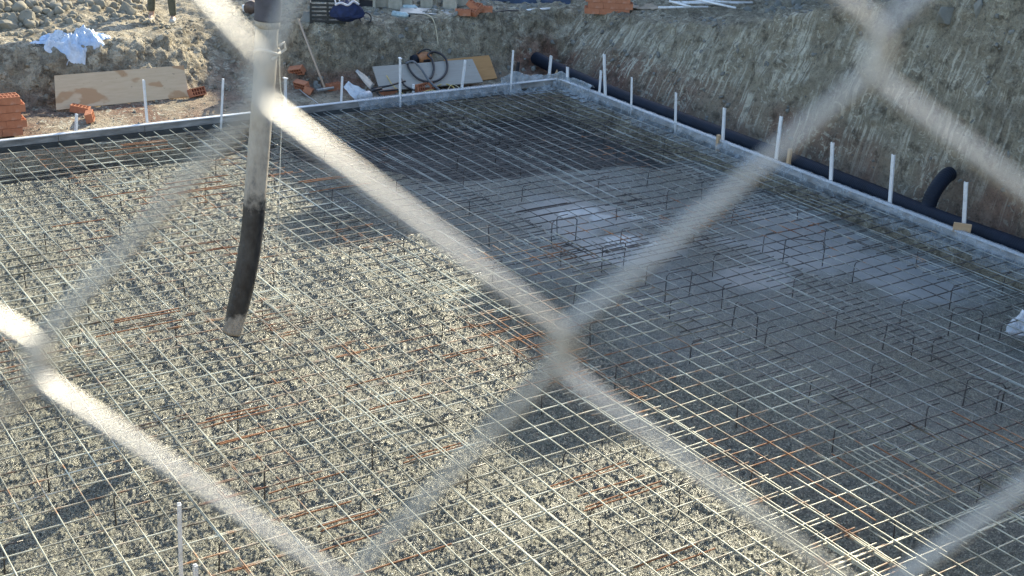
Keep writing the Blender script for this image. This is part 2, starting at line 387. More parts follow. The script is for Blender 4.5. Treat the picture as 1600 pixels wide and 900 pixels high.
conc = raw('fresh_concrete', np.stack([X, Y, Z], -1).reshape(-1, 3), grid_faces(len(cx_), len(cy_)), M_CONC, smooth=True); tag(conc, kind='structure')
foam = np.zeros_like(X)
for fx, fy, fr in ((8.85, 11.35, .26), (8.95, 11.05, .16), (8.75, 10.35, .24), (8.95, 10.15, .13), (9.3, 10.9, .12)):
    foam = np.maximum(foam, 1-sstep(.7, 1.05, np.hypot((X-fx)/fr, (Y-fy)/(fr*.6))+.9*fbm(X*5, Y*5, 0, 4, 71)))
paste = sstep(6.6, 7.8, X+.5*fbm(X, Y, 0, 3, 81))*(1-sstep(12.6, 13.6, Y+.6*fbm(X, Y, 0, 3, 82)))*(.45+.55*sstep(7.0, 8.6, Y+.8*fbm(X*.8, Y*.8, 0, 3, 83)))*(.75+.5*fbm(X*1.3, Y*1.3, 0, 4, 84))
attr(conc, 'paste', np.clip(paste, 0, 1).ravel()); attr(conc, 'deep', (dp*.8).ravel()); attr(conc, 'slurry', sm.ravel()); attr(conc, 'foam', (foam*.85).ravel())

# ------------------------------------------------------------------ neighbouring building (throws the shade over the right half)
prof = [(2, 7.0), (13.4, 7.0), (13.4, 6.95), (15.3, 7.0), (15.3, 7.6), (16.1, 7.6), (16.1, 7.0), (17.6, 7.0), (17.6, 6.62), (19.3, 6.62), (19.3, 6.9), (19.9, 6.9), (19.9, 7.38), (20.7, 7.38), (20.7, 6.95), (24, 6.95), (40, 6.95)]
bd = empty('apartment_building', (20, 2, 1.0)); bd.location = (0, 0, 0)
V = []; F = []; n = len(prof)
for xx in (20.0, 30.0):
    for (yy, zz) in prof: V.append((xx, yy, zz))
    for (yy, zz) in prof: V.append((xx, yy, -.5))
pass
mb = MB()
for i in range(n-1):
    (y0, z0), (y1, z1) = prof[i], prof[i+1]
    if y1-y0 > .02: mb.box((25, (y0+y1)/2, (min(z0, z1)-.5)/2), (10, y1-y0, min(z0, z1)+.5))
mb.build('wall', simple('render_wall', (.50, .47, .42), .9, 0, .1, 3), bd)
for k in range(9):
    for zf in (1.9, 4.7):
        fr = MB().box((19.98, 4.5+k*4, zf+.55), (.08, 1.3, 1.35), bev=.01).build('window', M_PVC, bd)
        MB().box((19.93, 4.5+k*4, zf+.55), (.03, 1.1, 1.15)).build('pane', simple('window_glass', (.03, .04, .05), .08), fr)
tag(bd, 'rendered block of flats beside the site casting shade over the slab', 'building')

# ------------------------------------------------------------------ formwork boards
EDGE_X, EDGE_Y, TOPZ = 11.78, 15.84, .085
def board(name, a, b, label, th=.045, h=.62):
    a = Vector(a); b = Vector(b); d = b-a; L = d.length; n = max(2, int(L/1.0)); mbb = MB(); ang = math.atan2(d.y, d.x); R = Matrix.Rotation(ang, 3, 'Z')
    mid = (a+b)/2; o = empty(name, (mid.x, mid.y, 0))
    for i in range(n):
        p = a + d*(i+.5)/n - mid
        zt = TOPZ+random.uniform(-.003, .003); MB().box((p.x, p.y, zt-.04), (L/n-.004, th, .08), R, .004).build('board', M_FORM, o); MB().box((p.x, p.y, zt-.085-.25), (L/n-.004, th, .5), R, .004).build('lower_board', M_DARKPLY, o)
    q = MB().box((0, 0, TOPZ+.008), (L, th+.02, .014), R, .003).build('top_strip', M_STRIP, o)
    tag(o, label, 'formwork', 'formwork along the slab edge'); return o
board('formwork', (-1.2, EDGE_Y), (EDGE_X-.03, EDGE_Y), 'grey slab-edge formwork running along the back under the earth mound')
board('formwork', (EDGE_X, 2.4), (EDGE_X, EDGE_Y-.03), 'slab-edge formwork on the right beside the black drainage pipe')
board('formwork', (-1.2, 2.4), (-1.2, EDGE_Y-.03), 'slab-edge formwork on the far left, outside the picture')
# polythene sheets draped over the boards
def drape(name, path, label, amp=.03, drop=.30, outer=.10, seed=0, top=TOPZ+.022):
    S = []; path = [np.array(p, float) for p in path]
    segs = []; tot = 0
    for i in range(len(path)-1):
        L = np.linalg.norm(path[i+1]-path[i]); k = max(2, int(L/.02))
        for j in range(k): segs.append((path[i]+(path[i+1]-path[i])*j/k, tot+L*j/k))
        tot += L
    segs.append((path[-1], tot)); V = []; ny = 22
    for i, (p, s) in enumerate(segs):
        a = segs[max(0, i-1)][0]; b = segs[min(len(segs)-1, i+1)][0]; t = (b-a)/np.linalg.norm(b-a); nrm = np.array([-t[1], t[0]])
        for j in range(ny):
            q = j/(ny-1)*(outer+.06+drop)
            w_ = fbm(s*2.2+seed, q*6, seed, 4, 90); w2 = fbm(s*7+q*4, q*12, seed, 3, 95); ao = amp*(.4+.6*sstep(0, .12, q))
            if q < outer: off, z = -.038-.004, top-(outer-q)
            elif q < outer+.06: off, z = -.038+(q-outer)/.06*.076, top+.004
            else: off, z = .04+.05*(q-outer-.06)/drop+ .02*sstep(0, .1, q-outer-.06), top-(q-outer-.06)
            inn = max(0.0, off)
            off2 = off + (ao*(1.2*w_+.5*w2) if q > outer+.06 else 0)
            z2 = z + abs(amp*.35*w2) + (amp*.5*w_ if q > outer+.1 else 0)
            V.append((p[0]+nrm[0]*off2, p[1]+nrm[1]*off2, z2))
    o = raw(name, V, grid_faces(len(segs), ny), M_FILM, smooth=True); tag(o, label, 'plastic sheet', 'polythene over the formwork'); return o
drape('plastic_sheet', [(EDGE_X, 15.45), (EDGE_X, 4.0)][::-1], 'translucent plastic sheet draped over the right formwork beside the pipe', .03, .24, .08, 3)
drape('plastic_sheet', [(EDGE_X-.75, EDGE_Y), (8.3, EDGE_Y)], 'thin plastic film lining the inner face of the back formwork', .012, .13, .02, 8)
# crumpled corner piece
s_ = np.linspace(0, 1, 90); V = []
cp = catmull([(10.75, EDGE_Y+.04, 0), (11.2, EDGE_Y+.05, 0), (11.62, EDGE_Y+.03, 0), (EDGE_X+.03, EDGE_Y-.1, 0), (EDGE_X+.03, 15.5, 0), (EDGE_X+.02, 15.0, 0)], 22)
for i, p in enumerate(cp):
    a = cp[max(0, i-1)]; b = cp[min(len(cp)-1, i+1)]; t = (b-a); t /= np.linalg.norm(t); nr = np.array([t[1], -t[0]])
    for j in range(26):
        q = j/25; w_ = float(fbm(i*.09, q*3, 5, 4, 120)); w2 = float(fbm(i*.3, q*7, 2, 3, 121))
        off = -.06 + q*.20; peak = .10*math.exp(-((i-12)/9)**2)+.05*math.exp(-((i-60)/8)**2)
        z = TOPZ+.03+ (peak+.05+.05*w_)*math.exp(-((q-.25)/.18)**2) - .26*max(0, q-.25) + .02*w2
        V.append((p[0]+nr[0]*(off+.05*w2), p[1]+nr[1]*(off+.05*w2), z))
tag(raw('plastic_sheet', V, grid_faces(len(cp), 26), film('bunched_polythene', (.50, .55, .57), .55), smooth=True), 'bunched-up crumpled plastic sheet at the back right corner of the slab', 'plastic sheet', 'polythene over the formwork')

# ------------------------------------------------------------------ rebar mesh
def warp(x, y, k=0):
    x = np.asarray(x, float); y = np.asarray(y, float)
    return x + .011*fbm(x*.5, y*.5, k, 3, 200), y + .012*fbm(x*.5, y*.5, k, 3, 210), .020*fbm(x*.7, y*.7, k, 3, 220)
def bar_obj(name, P, r, mat, parent, n=6):
    P = np.asarray(P, float); m_ = len(P); T = np.gradient(P, axis=0); T /= np.linalg.norm(T, axis=1)[:, None]
    u = np.cross(T, (0, 0, 1.0)); u /= np.linalg.norm(u, axis=1)[:, None]; v = np.cross(T, u)
    a = np.arange(n)*2*math.pi/n; V = (P[:, None, :] + r*(np.cos(a)[None, :, None]*u[:, None, :]+np.sin(a)[None, :, None]*v[:, None, :])).reshape(-1, 3)
    i = np.arange(m_-1)[:, None]*n; j = np.arange(n)[None, :]; j2 = (j+1) % n
    F = np.stack([i+j, i+j2, i+n+j2, i+n+j], -1).reshape(-1, 4)
    return raw(name, V, F, mat, parent, True)
ROWN = {0: 'back', 1: 'middle', 2: 'front'}
def sheet(x0, nx, y0, y1, z, k, label, mat, rx=.0050, ry=.0058, name='rebar_mesh', group='rebar mesh sheets laid over the slab'):
    root = tag(empty(name, (0, 0, z)), label, 'rebar mesh', group)
    x1 = x0 + .2*(nx-1); jx, jy = random.uniform(-.02, .02), random.uniform(-.045, .045); skew = random.uniform(-.004, .004)
    for i in range(nx):
        x = x0 + .2*i + jx
        if x > 11.69: continue
        ys = np.linspace(max(y0-.08, 2.7), min(y1+.08, 15.74), 34); xs = x + skew*(ys-y0) + random.uniform(-.004, .004) + ys*0
        a, b, c = warp(xs, ys, k); bar_obj('long_bar', np.stack([a, b, c+.005], -1), rx, mat, root)
    yy = y0
    while yy < y1+.01:
        if yy < 15.76 and yy > 2.7:
            xe = min(x1+.07+random.uniform(-.01, .02), 11.72); xs = np.linspace(x0-.07+random.uniform(-.02, .01), xe, 14); ys = yy + jy - skew*(xs-x0) + random.uniform(-.005, .005) + xs*0
            if ys[0] < 15.76:
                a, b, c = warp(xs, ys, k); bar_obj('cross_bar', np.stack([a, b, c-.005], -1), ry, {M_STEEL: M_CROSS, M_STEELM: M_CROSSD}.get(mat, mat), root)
        yy += .2
    return root
COLN = ['far left', 'left', 'left of the hose', 'centre left', 'centre', 'centre right', 'right', 'far right']
for ci in range(8):
    x0 = -.62 + 1.6*ci + .0
    for ri, (ya, yb) in enumerate(((9.95, 15.7), (4.35, 10.3), (2.75, 4.7))):
        if ri == 2 and ci < 3: continue
        if ri == 1 and ci < 1: continue
        sh = (.4 if ci % 2 else 0)*(1 if ri < 2 else 0)
        lab = f'grid of steel bars over the concrete, {ROWN[ri]} row, {COLN[ci]} of the slab'
        if ci == 7: lab = f'grid of steel bars along the right formwork, {ROWN[ri]} row'
        nx = 11 if ci < 7 else 6
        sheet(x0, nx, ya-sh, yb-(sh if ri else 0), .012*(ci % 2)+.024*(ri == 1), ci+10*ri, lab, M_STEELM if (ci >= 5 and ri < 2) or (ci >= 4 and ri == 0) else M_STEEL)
# lower mat where no concrete covers it yet
for ci, x0 in enumerate((7.1, 9.0, 10.1)):
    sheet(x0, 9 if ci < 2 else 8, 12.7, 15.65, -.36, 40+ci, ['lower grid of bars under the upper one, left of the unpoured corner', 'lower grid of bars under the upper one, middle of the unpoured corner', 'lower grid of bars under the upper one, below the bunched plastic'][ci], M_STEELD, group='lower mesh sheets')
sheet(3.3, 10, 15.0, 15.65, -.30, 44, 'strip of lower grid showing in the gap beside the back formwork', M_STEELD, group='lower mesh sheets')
# spacer chairs
def chair_pts(w, h, legd):
    r = .02; P = [(-w/2, -.02, -legd), (-w/2, 0, -.06), (-w/2, 0, h-.03), (-w/2+.03, 0, h), (w/2-.03, 0, h), (w/2, 0, h-.03), (w/2, 0, -.06), (w/2+.005, .02, -legd)]; return P
protos = []
for wd in (.24, .30, .20):
    o = MB().tube([(0, -.01, -.34), (0, 0, -.03), (.012, 0, -.006), (.03, 0, 0), (wd*.5, .004, 0)], .0056, 6).build('rebar_spacer', M_STEELD, None, True); protos.append(o)
first = True
pos = []
for iy in range(14):
    for ix in range(14):
        x = .6 + ix*.84 + (.4 if iy % 2 else 0) + random.uniform(-.12, .12); y = 4.0 + iy*.88 + random.uniform(-.15, .15)
        if x > 11.5 or y > 15.6 or y < 4.0: continue
        if x < 1.2 and y < 6.0: continue
        r = np.array([x, y, 0])-EYE; dz = r@FW; px = 800+F_PX*(r@RT)/dz; py = 450-F_PX*(r@UP)/dz
        if px < -40 or px > 1640 or py > 930: continue
        pos.append((x, y, random.uniform(-.06, .06), random.choice((0, 1, 2))))
used = set()
for x, y, a, k in pos:
    o = protos[k] if k not in used else copy_tree(protos[k]); used.add(k)
    _, _, dz = warp(x, y); o.location = (x, y, float(dz)-.018); o.rotation_euler = (random.uniform(-.08, .08), random.uniform(-.05, .05), a)
    tag(o, 'dark thin steel spacer leg standing under the upper grid', 'rebar spacer', 'steel spacers holding the upper grid up')
# taller ones poking above the grid
for n_, (px, py, qx, qy, lab) in enumerate(((863, 345, 902, 340, 'upright steel spacer sticking out above the grid, nearest the back'), (942, 385, 978, 378, 'upright steel spacer beside the pale foam patch'), (1042, 428, 1082, 420, 'upright steel spacer sticking out near the slurry edge'), (1513, 590, 1572, 600, 'upright steel spacer sticking out near the right side'), (1228, 372, 1290, 378, 'upright steel spacer standing in the smooth slurry'), (1395, 505, 1422, 515, 'upright steel spacer with one bent top near the slurry'), (1495, 480, 1532, 485, 'upright steel spacer at the end of the smooth slurry'), (1150, 470, 1185, 490, 'upright steel spacer right of the pale slurry'))):
    a = at_z(px, py, .04); b = at_z(qx, qy, .04); d = b-a; L = np.linalg.norm(d); ang = math.atan2(d[1], d[0])
    o = MB().tube(chair_pts(max(.28, L), .0, .42), .0058, 6).build('rebar_spacer', M_STEELD, None, True); o.location = tuple((a+b)/2); o.rotation_euler = (0, 0, ang)
    tag(o, lab, 'rebar spacer', 'spacers sticking out above the grid')
# short lap bars lying on the grid, many of them rusty
laps = [(600, 640, 660, 622), (395, 684, 450, 664), (372, 655, 425, 640), (330, 660, 400, 640), (360, 690, 420, 672), (490, 800, 535, 787), (525, 822, 560, 812), (540, 850, 575, 838), (590, 890, 640, 870), (650, 720, 720, 695), (440, 768, 520, 740),
        (920, 772, 985, 748), (945, 790, 1010, 765), (1010, 880, 1090, 850), (1030, 890, 1110, 860), (905, 750, 960, 735), (690, 560, 760, 545), (285, 290, 335, 285), (295, 300, 345, 294), (300, 282, 330, 277), (505, 296, 545, 292), (480, 285, 530, 278),
        (190, 232, 250, 228), (200, 240, 258, 234), (210, 226, 246, 222), (150, 310, 215, 298), (95, 352, 150, 345), (200, 500, 250, 492), (205, 515, 245, 508), (560, 600, 620, 585),
        (830, 330, 880, 320), (842, 338, 905, 325), (1000, 415, 1060, 400), (955, 395, 1010, 380), (1180, 250, 1240, 240), (1120, 300, 1180, 290), (600, 175, 650, 172), (620, 215, 680, 205), (1360, 690, 1420, 660), (1340, 610, 1380, 590)]
ab = at_z(700, 500, .02)
for i, (px, py, qx, qy) in enumerate(laps):
    a = at_z(px, py, .022); b = at_z(qx, qy, .022); c = (a+b)/2; L = random.uniform(.45, .8)
    if i in (5, 6, 7): L = .45
    for rep in range(1 if i % 3 else 2):
        dd = np.array([1.0, random.uniform(-.03, .03), 0]); o_ = np.array([random.uniform(-.06, .06), rep*.035, .006*rep])
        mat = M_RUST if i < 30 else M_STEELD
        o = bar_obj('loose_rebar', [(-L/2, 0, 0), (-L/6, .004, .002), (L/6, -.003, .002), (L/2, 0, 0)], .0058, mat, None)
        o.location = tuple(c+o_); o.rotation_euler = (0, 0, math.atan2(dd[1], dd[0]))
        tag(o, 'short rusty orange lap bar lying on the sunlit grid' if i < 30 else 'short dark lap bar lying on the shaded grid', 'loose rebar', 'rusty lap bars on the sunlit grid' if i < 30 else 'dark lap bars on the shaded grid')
# lower right: a cluster of lap bars running along the long direction
for i in range(13):
    c = at_z(1300+i*21, 775-i*8+random.uniform(-12, 12), .02)
    o = bar_obj('loose_rebar', [(0, -.4, 0), (.005, -.1, .002), (-.004, .15, .002), (0, .4, 0)], .0055, M_STEEL if i % 3 else M_RUST, None)
    o.location = tuple(c); o.rotation_euler = (0, 0, random.uniform(-.03, .03))
    tag(o, 'short lengthwise lap bar in the row at the lower right', 'loose rebar', 'lengthwise lap bars at the lower right')

# ------------------------------------------------------------------ white stakes round the edge
def stake(bx, by, tx, ty, label, zb=.05, capped=False, yfix=None, w_=.042, grp='white plastic stakes along the formwork', mat=None, xside=False):
    b = at_z(bx, by, zb)
    t = at_x(tx, ty, b[0]) if xside else at_y(tx, ty, b[1])
    root_z = zb-.35; d = t-b; L = np.linalg.norm(d); o = empty('stake', b) if capped else None
    mbb = MB(); th = .006; P = [(-w_/2, 0), (w_/2, 0), (w_/2, .022), (w_/2-th, .022), (w_/2-th, th), (-w_/2+th, th), (-w_/2+th, .022), (-w_/2, .022)]
    V = [(x, y, -.3) for x, y in P] + [(x, y, L) for x, y in P]; n = 8
    F = [(i, (i+1) % n, (i+1) % n+n, i+n) for i in range(n)] + [(7, 6, 5, 0), (0, 5, 4, 1), (4, 3, 2, 1), (8, 13, 14, 15), (9, 12, 13, 8), (9, 10, 11, 12)]
    mbb.add(V, F)
    rot = Vector(d).to_track_quat('Z', 'Y').to_euler()
    if capped:
        o.rotation_euler = rot; mbb.build('profile', mat or M_PVC, o); MB().box((0, .01, L+.008), (.085, .035, .016), None, .003).build('cap', M_PVC, o)
    else:
        o = mbb.build('stake', mat or M_PVC); o.location = tuple(b); o.rotation_euler = rot
    o.rotation_euler.rotate_axis('Z', random.uniform(-.5, .5)); 
    tag(o, label, 'stake', grp); return o
SB = [(120, 206, 121, 178, 'short white stake beside the two loose orange bricks'), (229, 196, 223, 125, 'white stake in front of the pale plywood board'), (347, 188, 350, 123, 'white stake between the plywood board and the hose'),
      (447, 173, 447, 123, 'white capped stake right behind the hose'), (534, 165, 536, 120, 'white stake near the foot of the rake'), (624, 156, 624, 92, 'white capped stake in front of the grey plywood and coiled hose'),
      (722, 143, 728, 94, 'slightly tilted white stake at the right part of the grey plywood'), (799, 136, 803, 79, 'white stake standing in the wrapped plastic at the back'), (858, 126, 862, 87, 'white stake just left of the slab back corner'),
      (886, 130, 886, 105, 'short white stake right at the slab back corner')]
for s in SB: stake(*s, capped=(s[0] in (447, 624)))
SR = [(935, 150, 938, 110, 'shorter of the two crossing white stakes beside the black pipe'), (945, 155, 943, 85, 'taller of the two crossing white stakes beside the black pipe'), (985, 171, 986, 121, 'white stake next after the crossing pair'),
      (1054, 198, 1055, 145, 'white stake beside the pipe, third from the crossing pair'), (1128, 225, 1131, 169, 'white stake beside the small brown timber peg'), (1211, 255, 1220, 182, 'leaning white stake under the crossing of the fence wires'),
      (1297, 288, 1300, 223, 'white stake midway between the leaning one and the bent pipe stub'), (1389, 322, 1395, 242, 'white stake left of the upturned black pipe stub'), (1505, 362, 1509, 285, 'white stake right of the upturned black pipe stub')]
for s in SR: stake(*s)
stake(287, 950, 283, 787, 'tall white stake rising from the concrete at the bottom left', zb=-.2, w_=.035, grp='stakes in the concrete at the bottom')
stake(309, 955, 308, 882, 'short white stub beside the tall stake at the bottom', zb=-.2, w_=.03, grp='stakes in the concrete at the bottom')
# timber pegs
def peg(px, py, h, label, tip=False):
    p = at_z(px, py, .0); mbb = MB().box((0, 0, h/2-.1), (.045, .045, h+.2), None, .004)
    if tip: mbb.add([(-.022, -.022, h), (.022, -.022, h), (.022, .022, h), (-.022, .022, h), (0, 0, h+.07)], [(0, 1, 4), (1, 2, 4), (2, 3, 4), (3, 0, 4)])
    o = mbb.build('timber_peg', M_WOOD); o.location = tuple(p); tag(o, label, 'peg', 'timber pegs')
peg(1121, 230, .17, 'short square brown timber peg beside the right formwork'); peg(869, 128, .13, 'pointed timber peg behind the slab back corner', True); peg(1230, 268, .30, 'dark timber peg behind the crossing fence wires')
o = MB().box((0, 0, 0), (.19, .03, .11), None, .003).build('timber_block', M_WOOD); p = at_z(1496, 362, .10); o.location = tuple(p+np.array([.07, 0, .03])); o.rotation_euler = (0, 0, -.9); tag(o, 'small yellowish plywood block on the right formwork beside a stake', 'wood block')

# ------------------------------------------------------------------ drainage pipe with its upturned stub
def corrugated(path, r, pitch=.028, n=24):
    P = catmull(path, 60); P = np.array(P); d = np.r_[0, np.cumsum(np.linalg.norm(np.diff(P, axis=0), axis=1))]; m_ = int(d[-1]/(pitch/4)); s = np.linspace(0, d[-1], m_)
    Q = np.stack([np.interp(s, d, P[:, i]) for i in range(3)], 1); ph = (s/pitch) % 1; rr = r*(1-.035*(ph < .45))
    return MB().tube([tuple(q) for q in Q], list(rr), n)
pr = tag(empty('drainage_pipe', (12.1, 12, 0)), 'long black corrugated drainage pipe lying beside the right formwork', 'pipe')
pp = [(12.16, 17.0, .13), (12.10, 16.0, .09), (12.07, 14.5, .06), (12.09, 13, .05), (12.12, 11.5, .04), (12.12, 10, .03), (12.10, 8.8, .02), (12.16, 7.5, .02), (12.2, 5.5, .02), (12.2, 3.5, .02)]
corrugated([np.array(p)-np.array((12.1, 12, 0)) for p in pp], .105).build('pipe_run', M_NAVY, pr, True)
st_ = [(12.10, 9.02, .02), (12.17, 9.05, .10), (12.22, 9.06, .22), (12.30, 9.06, .33), (12.43, 9.08, .41), (12.52, 9.09, .43)]
corrugated([np.array(p)-np.array((12.1, 12, 0)) for p in st_], .088).build('upturned_stub', M_NAVY, pr, True)

# ------------------------------------------------------------------ concrete pump hose
hp = [((421, -330), .085), ((420, -120), .085), ((419, 0), .098), ((418, 32), .098), ((417, 40), .086), ((414, 110), .084), ((407, 200), .082), ((399, 300), .084), ((393, 370), .086), ((383, 430), .088), ((372, 480), .084), ((362, 520), .074)]
hpts = [at_y(p[0], p[1], 8.9) for p, r in hp]; root = np.array(hpts[-1]); hs = tag(empty('concrete_pump_hose', root), 'hanging rubber hose of the concrete pump, cement-caked above and wet black below', 'hose')
def seg(i0, i1, nm, mat, extra=None):
    P = catmull([p-root for p in hpts[i0:i1+1]], 10); r = np.interp(np.linspace(0, i1-i0, len(P)), np.arange(i1-i0+1), [hp[k][1] for k in range(i0, i1+1)])
    return MB().tube(P, list(r), 28, nm != 'nozzle_end').build(nm, mat, hs, True)
M = Mat('caked_hose', .6, 0, .4); sz = M.n.new('ShaderNodeSeparateXYZ'); M.link(M.co, sz.inputs[0])
n = M.noise(7, 7, .7, sc=(1, 1, .5)); zz = M.math('ADD', sz.outputs['Z'], M.math('MULTIPLY', M.noise(11, 6, .7), .5))
wet = M.ramp(M.math('MULTIPLY', zz, .5), [(.63, 1.0), (.71, 0.0)]) ; tip = M.ramp(zz, [(.36, 1.0), (.42, 0.0)])
cake = M.ramp(n, [(.34, (.16, .15, .14)), (.46, (.33, .29, .235)), (.7, (.46, .41, .34))]); blk = M.ramp(n, [(.4, (.018, .018, .02)), (.75, (.07, .07, .068))])
c = M.mix(wet, cake, blk); c = M.mix(tip, c, M.ramp(n, [(.35, (.14, .12, .10)), (.6, (.34, .30, .25))])); M.color(c)
M.link(M.mix(wet, (.75, .75, .75), (.35, .35, .35)), M.b.inputs['Roughness']); M.bump(M.noise(16, 6), .012, .7)
M_HOSE = M.m
seg(0, 3, 'upper_sleeve', simple('dark_hose_sleeve', (.045, .045, .06), .6, 0, .3, 10, .004)); seg(4, 11, 'hose_body', M_HOSE)
a = hpts[3]-root; b = hpts[4]-root; MB().tube([a+(0, 0, .02), a-(0, 0, .05)], .092, 28).build('coupling', M_HOSE, hs, True)
c0 = at_y(417, 78, 8.9)-root; ring = [c0+np.array([.092*math.cos(t), .092*math.sin(t), .02*math.sin(t*2)]) for t in np.linspace(0, 2*math.pi, 20)]
MB().tube(ring, .012, 6).tube([c0+(.09, 0, .02), c0+(.14, 0, .045), c0+(.15, .0, -.005), c0+(.09, -.02, -.03), c0+(.0, -.095, -.05)], .011, 6).build('rope_tie', simple('pale_rope', (.55, .50, .42), .8), hs, True)
MB().tube(catmull([c0+(.10, 0, -.03), c0+(.095, -.02, -.3), c0+(.13, -.01, -.38), c0+(.12, 0, -.45), c0+(.08, -.03, -.8), c0+(.055, -.03, -1.3), c0+(.03, -.02, -1.5)], 8), .003, 6).build('hanging_cord', simple('pale_cord', (.6, .58, .5), .8), hs, True)
MB().tube([np.array([0, 0, .0]), np.array([-.004, 0, -.012])], .066, 24).build('nozzle_mouth', M_BLACK, hs)

# ------------------------------------------------------------------ chain-link fence right in front of the lens
HD = np.array([FW[0], FW[1], 0]); HD /= np.linalg.norm(HD); HR = np.array([HD[1], -HD[0], 0])
fence = tag(empty('chain_link_fence', (0, 0, 3.16)), 'galvanised diamond wire fence out of focus in the foreground, crossing the whole view', 'fence')
fo = np.array([0, 0, 3.16])
def _uv(px, py): r = ray(px, py); r = r*(.155/(r@HD)); return float(r@HR), float(r[2])
FIX = {k: _uv(*p) for k, p in {(0, 0): (62, 560), (1, 1): (412, 125), (2, 0): (880, 545), (3, 1): (1372, 85), (1, -1): (545, 930), (4, 0): (1880, 545), (3, -1): (1361, 964), (2, 2): (690, -640), (0, 2): (90, -290)}.items()}
def node(i, j, dd=0.0):
    u = .0360*i - .0048*j - .0626; v = .0032*i + .0371*j - .0788
    rr = np.random.default_rng(i*131+j*17+5000); u += rr.uniform(-.0010, .0010); v += rr.uniform(-.0010, .0010)
    if (i, j) in FIX: u, v = FIX[(i, j)]
    return HD*(.155+dd) + HR*u + np.array([0, 0, 4.76+v]) - fo
for s in range(-24, 26):
    P = []
    for j in range(-40, 14):
        i = s + (0 if (j+s) % 2 == 0 else 1)      # strand s zigzags between column s and s+1
        side = -1 if i == s else 1
        c = node(i, j); nb = .0022
        inward = HR*(-side)*nb*.2
        # round the hook at every node
        P += [c + np.array([0, 0, -.0034]) + HR*(-side)*.0010 + HD*.0012*side, c + HR*side*.0016, c + np.array([0, 0, .0034]) + HR*(-side)*.0010 - HD*.0012*side]
    MB().tube(P, .00080, 8, False).build('wire', M_WIRE, fence, True)
for k in (-2, 2):
    q = HD*.21 + HR*(k*1.0); MB().tube([q+(0, 0, 0-.3), q+(0, 0, 2.25)], .024, 16).build('post', M_METAL, fence, True)
q = HD*.16+np.array([0, 0, 2.2]); MB().tube([q-HR*2, q+HR*2], .016, 12).build('top_rail', M_METAL, fence, True)

# ------------------------------------------------------------------ bricks
def brick_proto(L=.24, W=.115, H=.095, nx=5, ny=2):
    root = empty('brick'); V = []; F = []; mbb = MB(); t = .012
    for x in (-L/2+t/2, L/2-t/2): mbb.box((x, 0, H/2), (t, W, H))
    for y in (-W/2+t/2, W/2-t/2): mbb.box((0, y, H/2), (L-2*t, t, H-.002))
    for i in range(1, nx): mbb.box((-L/2+t/2+(L-t)*i/nx, 0, H/2), (.008, W-2*t, H-.006))
    for i in range(1, ny): mbb.box((0, -W/2+t/2+(W-t)*i/ny, H/2), (L-2*t, .008, H-.008))
    mbb.build('shell', M_BRICK, root); MB().box((0, 0, H/2), (L-2*t-.001, W-2*t-.001, H-.05)).build('core', M_HOLE, root); return root
BP = brick_proto(); bused = [False]
def brick(p, rz, label, group, rx=0.0, ry=0.0):
    o = BP if not bused[0] else copy_tree(BP); bused[0] = True
    o.location = tuple(map(float, p)); o.rotation_euler = (rx, ry, rz); tag(o, label, 'brick', group); return o
# left stack
p0 = at_z(4, 214, .0); A = -.05; R2 = lambda x, y: np.array([x*math.cos(A)-y*math.sin(A), x*math.sin(A)+y*math.cos(A), 0])
for lv in range(5):
    cells = [(-.30, 0), (-.055, 0), (.185, 0), (-.30, .125), (-.055, .125), (.185, .125)] if lv % 2 else [(-.36, 0), (-.115, 0), (.13, 0), (-.36, .125), (-.115, .125), (.13, .125)]
    if lv == 4: cells = cells[1:3]+cells[4:]
    for (x, y) in cells:
        brick(p0+R2(x-.0, y+.06)+np.array([random.uniform(-.008, .008), random.uniform(-.008, .008), lv*.0975]), A+random.uniform(-.04, .04), 'hollow orange brick in the stack at the left edge', 'bricks stacked at the left edge')
def loose(px, py, rz, label, rx=0, ry=0, dz=0.0, group='loose bricks along the back formwork'):
    p = hit(px, py); brick(p+np.array([0, 0, dz]), rz, label, group, rx, ry)
loose(125, 176, -.6, 'upper of two loose hollow bricks beside the plywood board', ry=.15, dz=.0); loose(135, 190, 1.2, 'lower of two loose hollow bricks beside the plywood board', rx=1.35, dz=.06)
loose(305, 152, .3, 'single hollow brick at the right end of the plywood board', rx=1.1, dz=.06)
loose(462, 128, 2.1, 'hollow brick tilted on the small pile behind the hose, upper one', rx=1.0, ry=.25, dz=.14); loose(468, 142, 1.9, 'hollow brick low on the small pile behind the hose', rx=1.2, dz=.06); loose(480, 148, 1.0, 'hollow brick at the right of the small pile behind the hose', rx=.4, ry=.2, dz=.02)
loose(522, 140, .2, 'hollow brick lying behind the rake head', dz=.0); loose(655, 142, .3, 'hollow brick lying in front of the grey plywood, left one', rx=1.3, dz=.05); loose(672, 139, .5, 'hollow brick lying in front of the grey plywood, right one', rx=1.3, dz=.06)
loose(607, 147, .1, 'flat orange brick between the shovel and the white stake', dz=-.01)
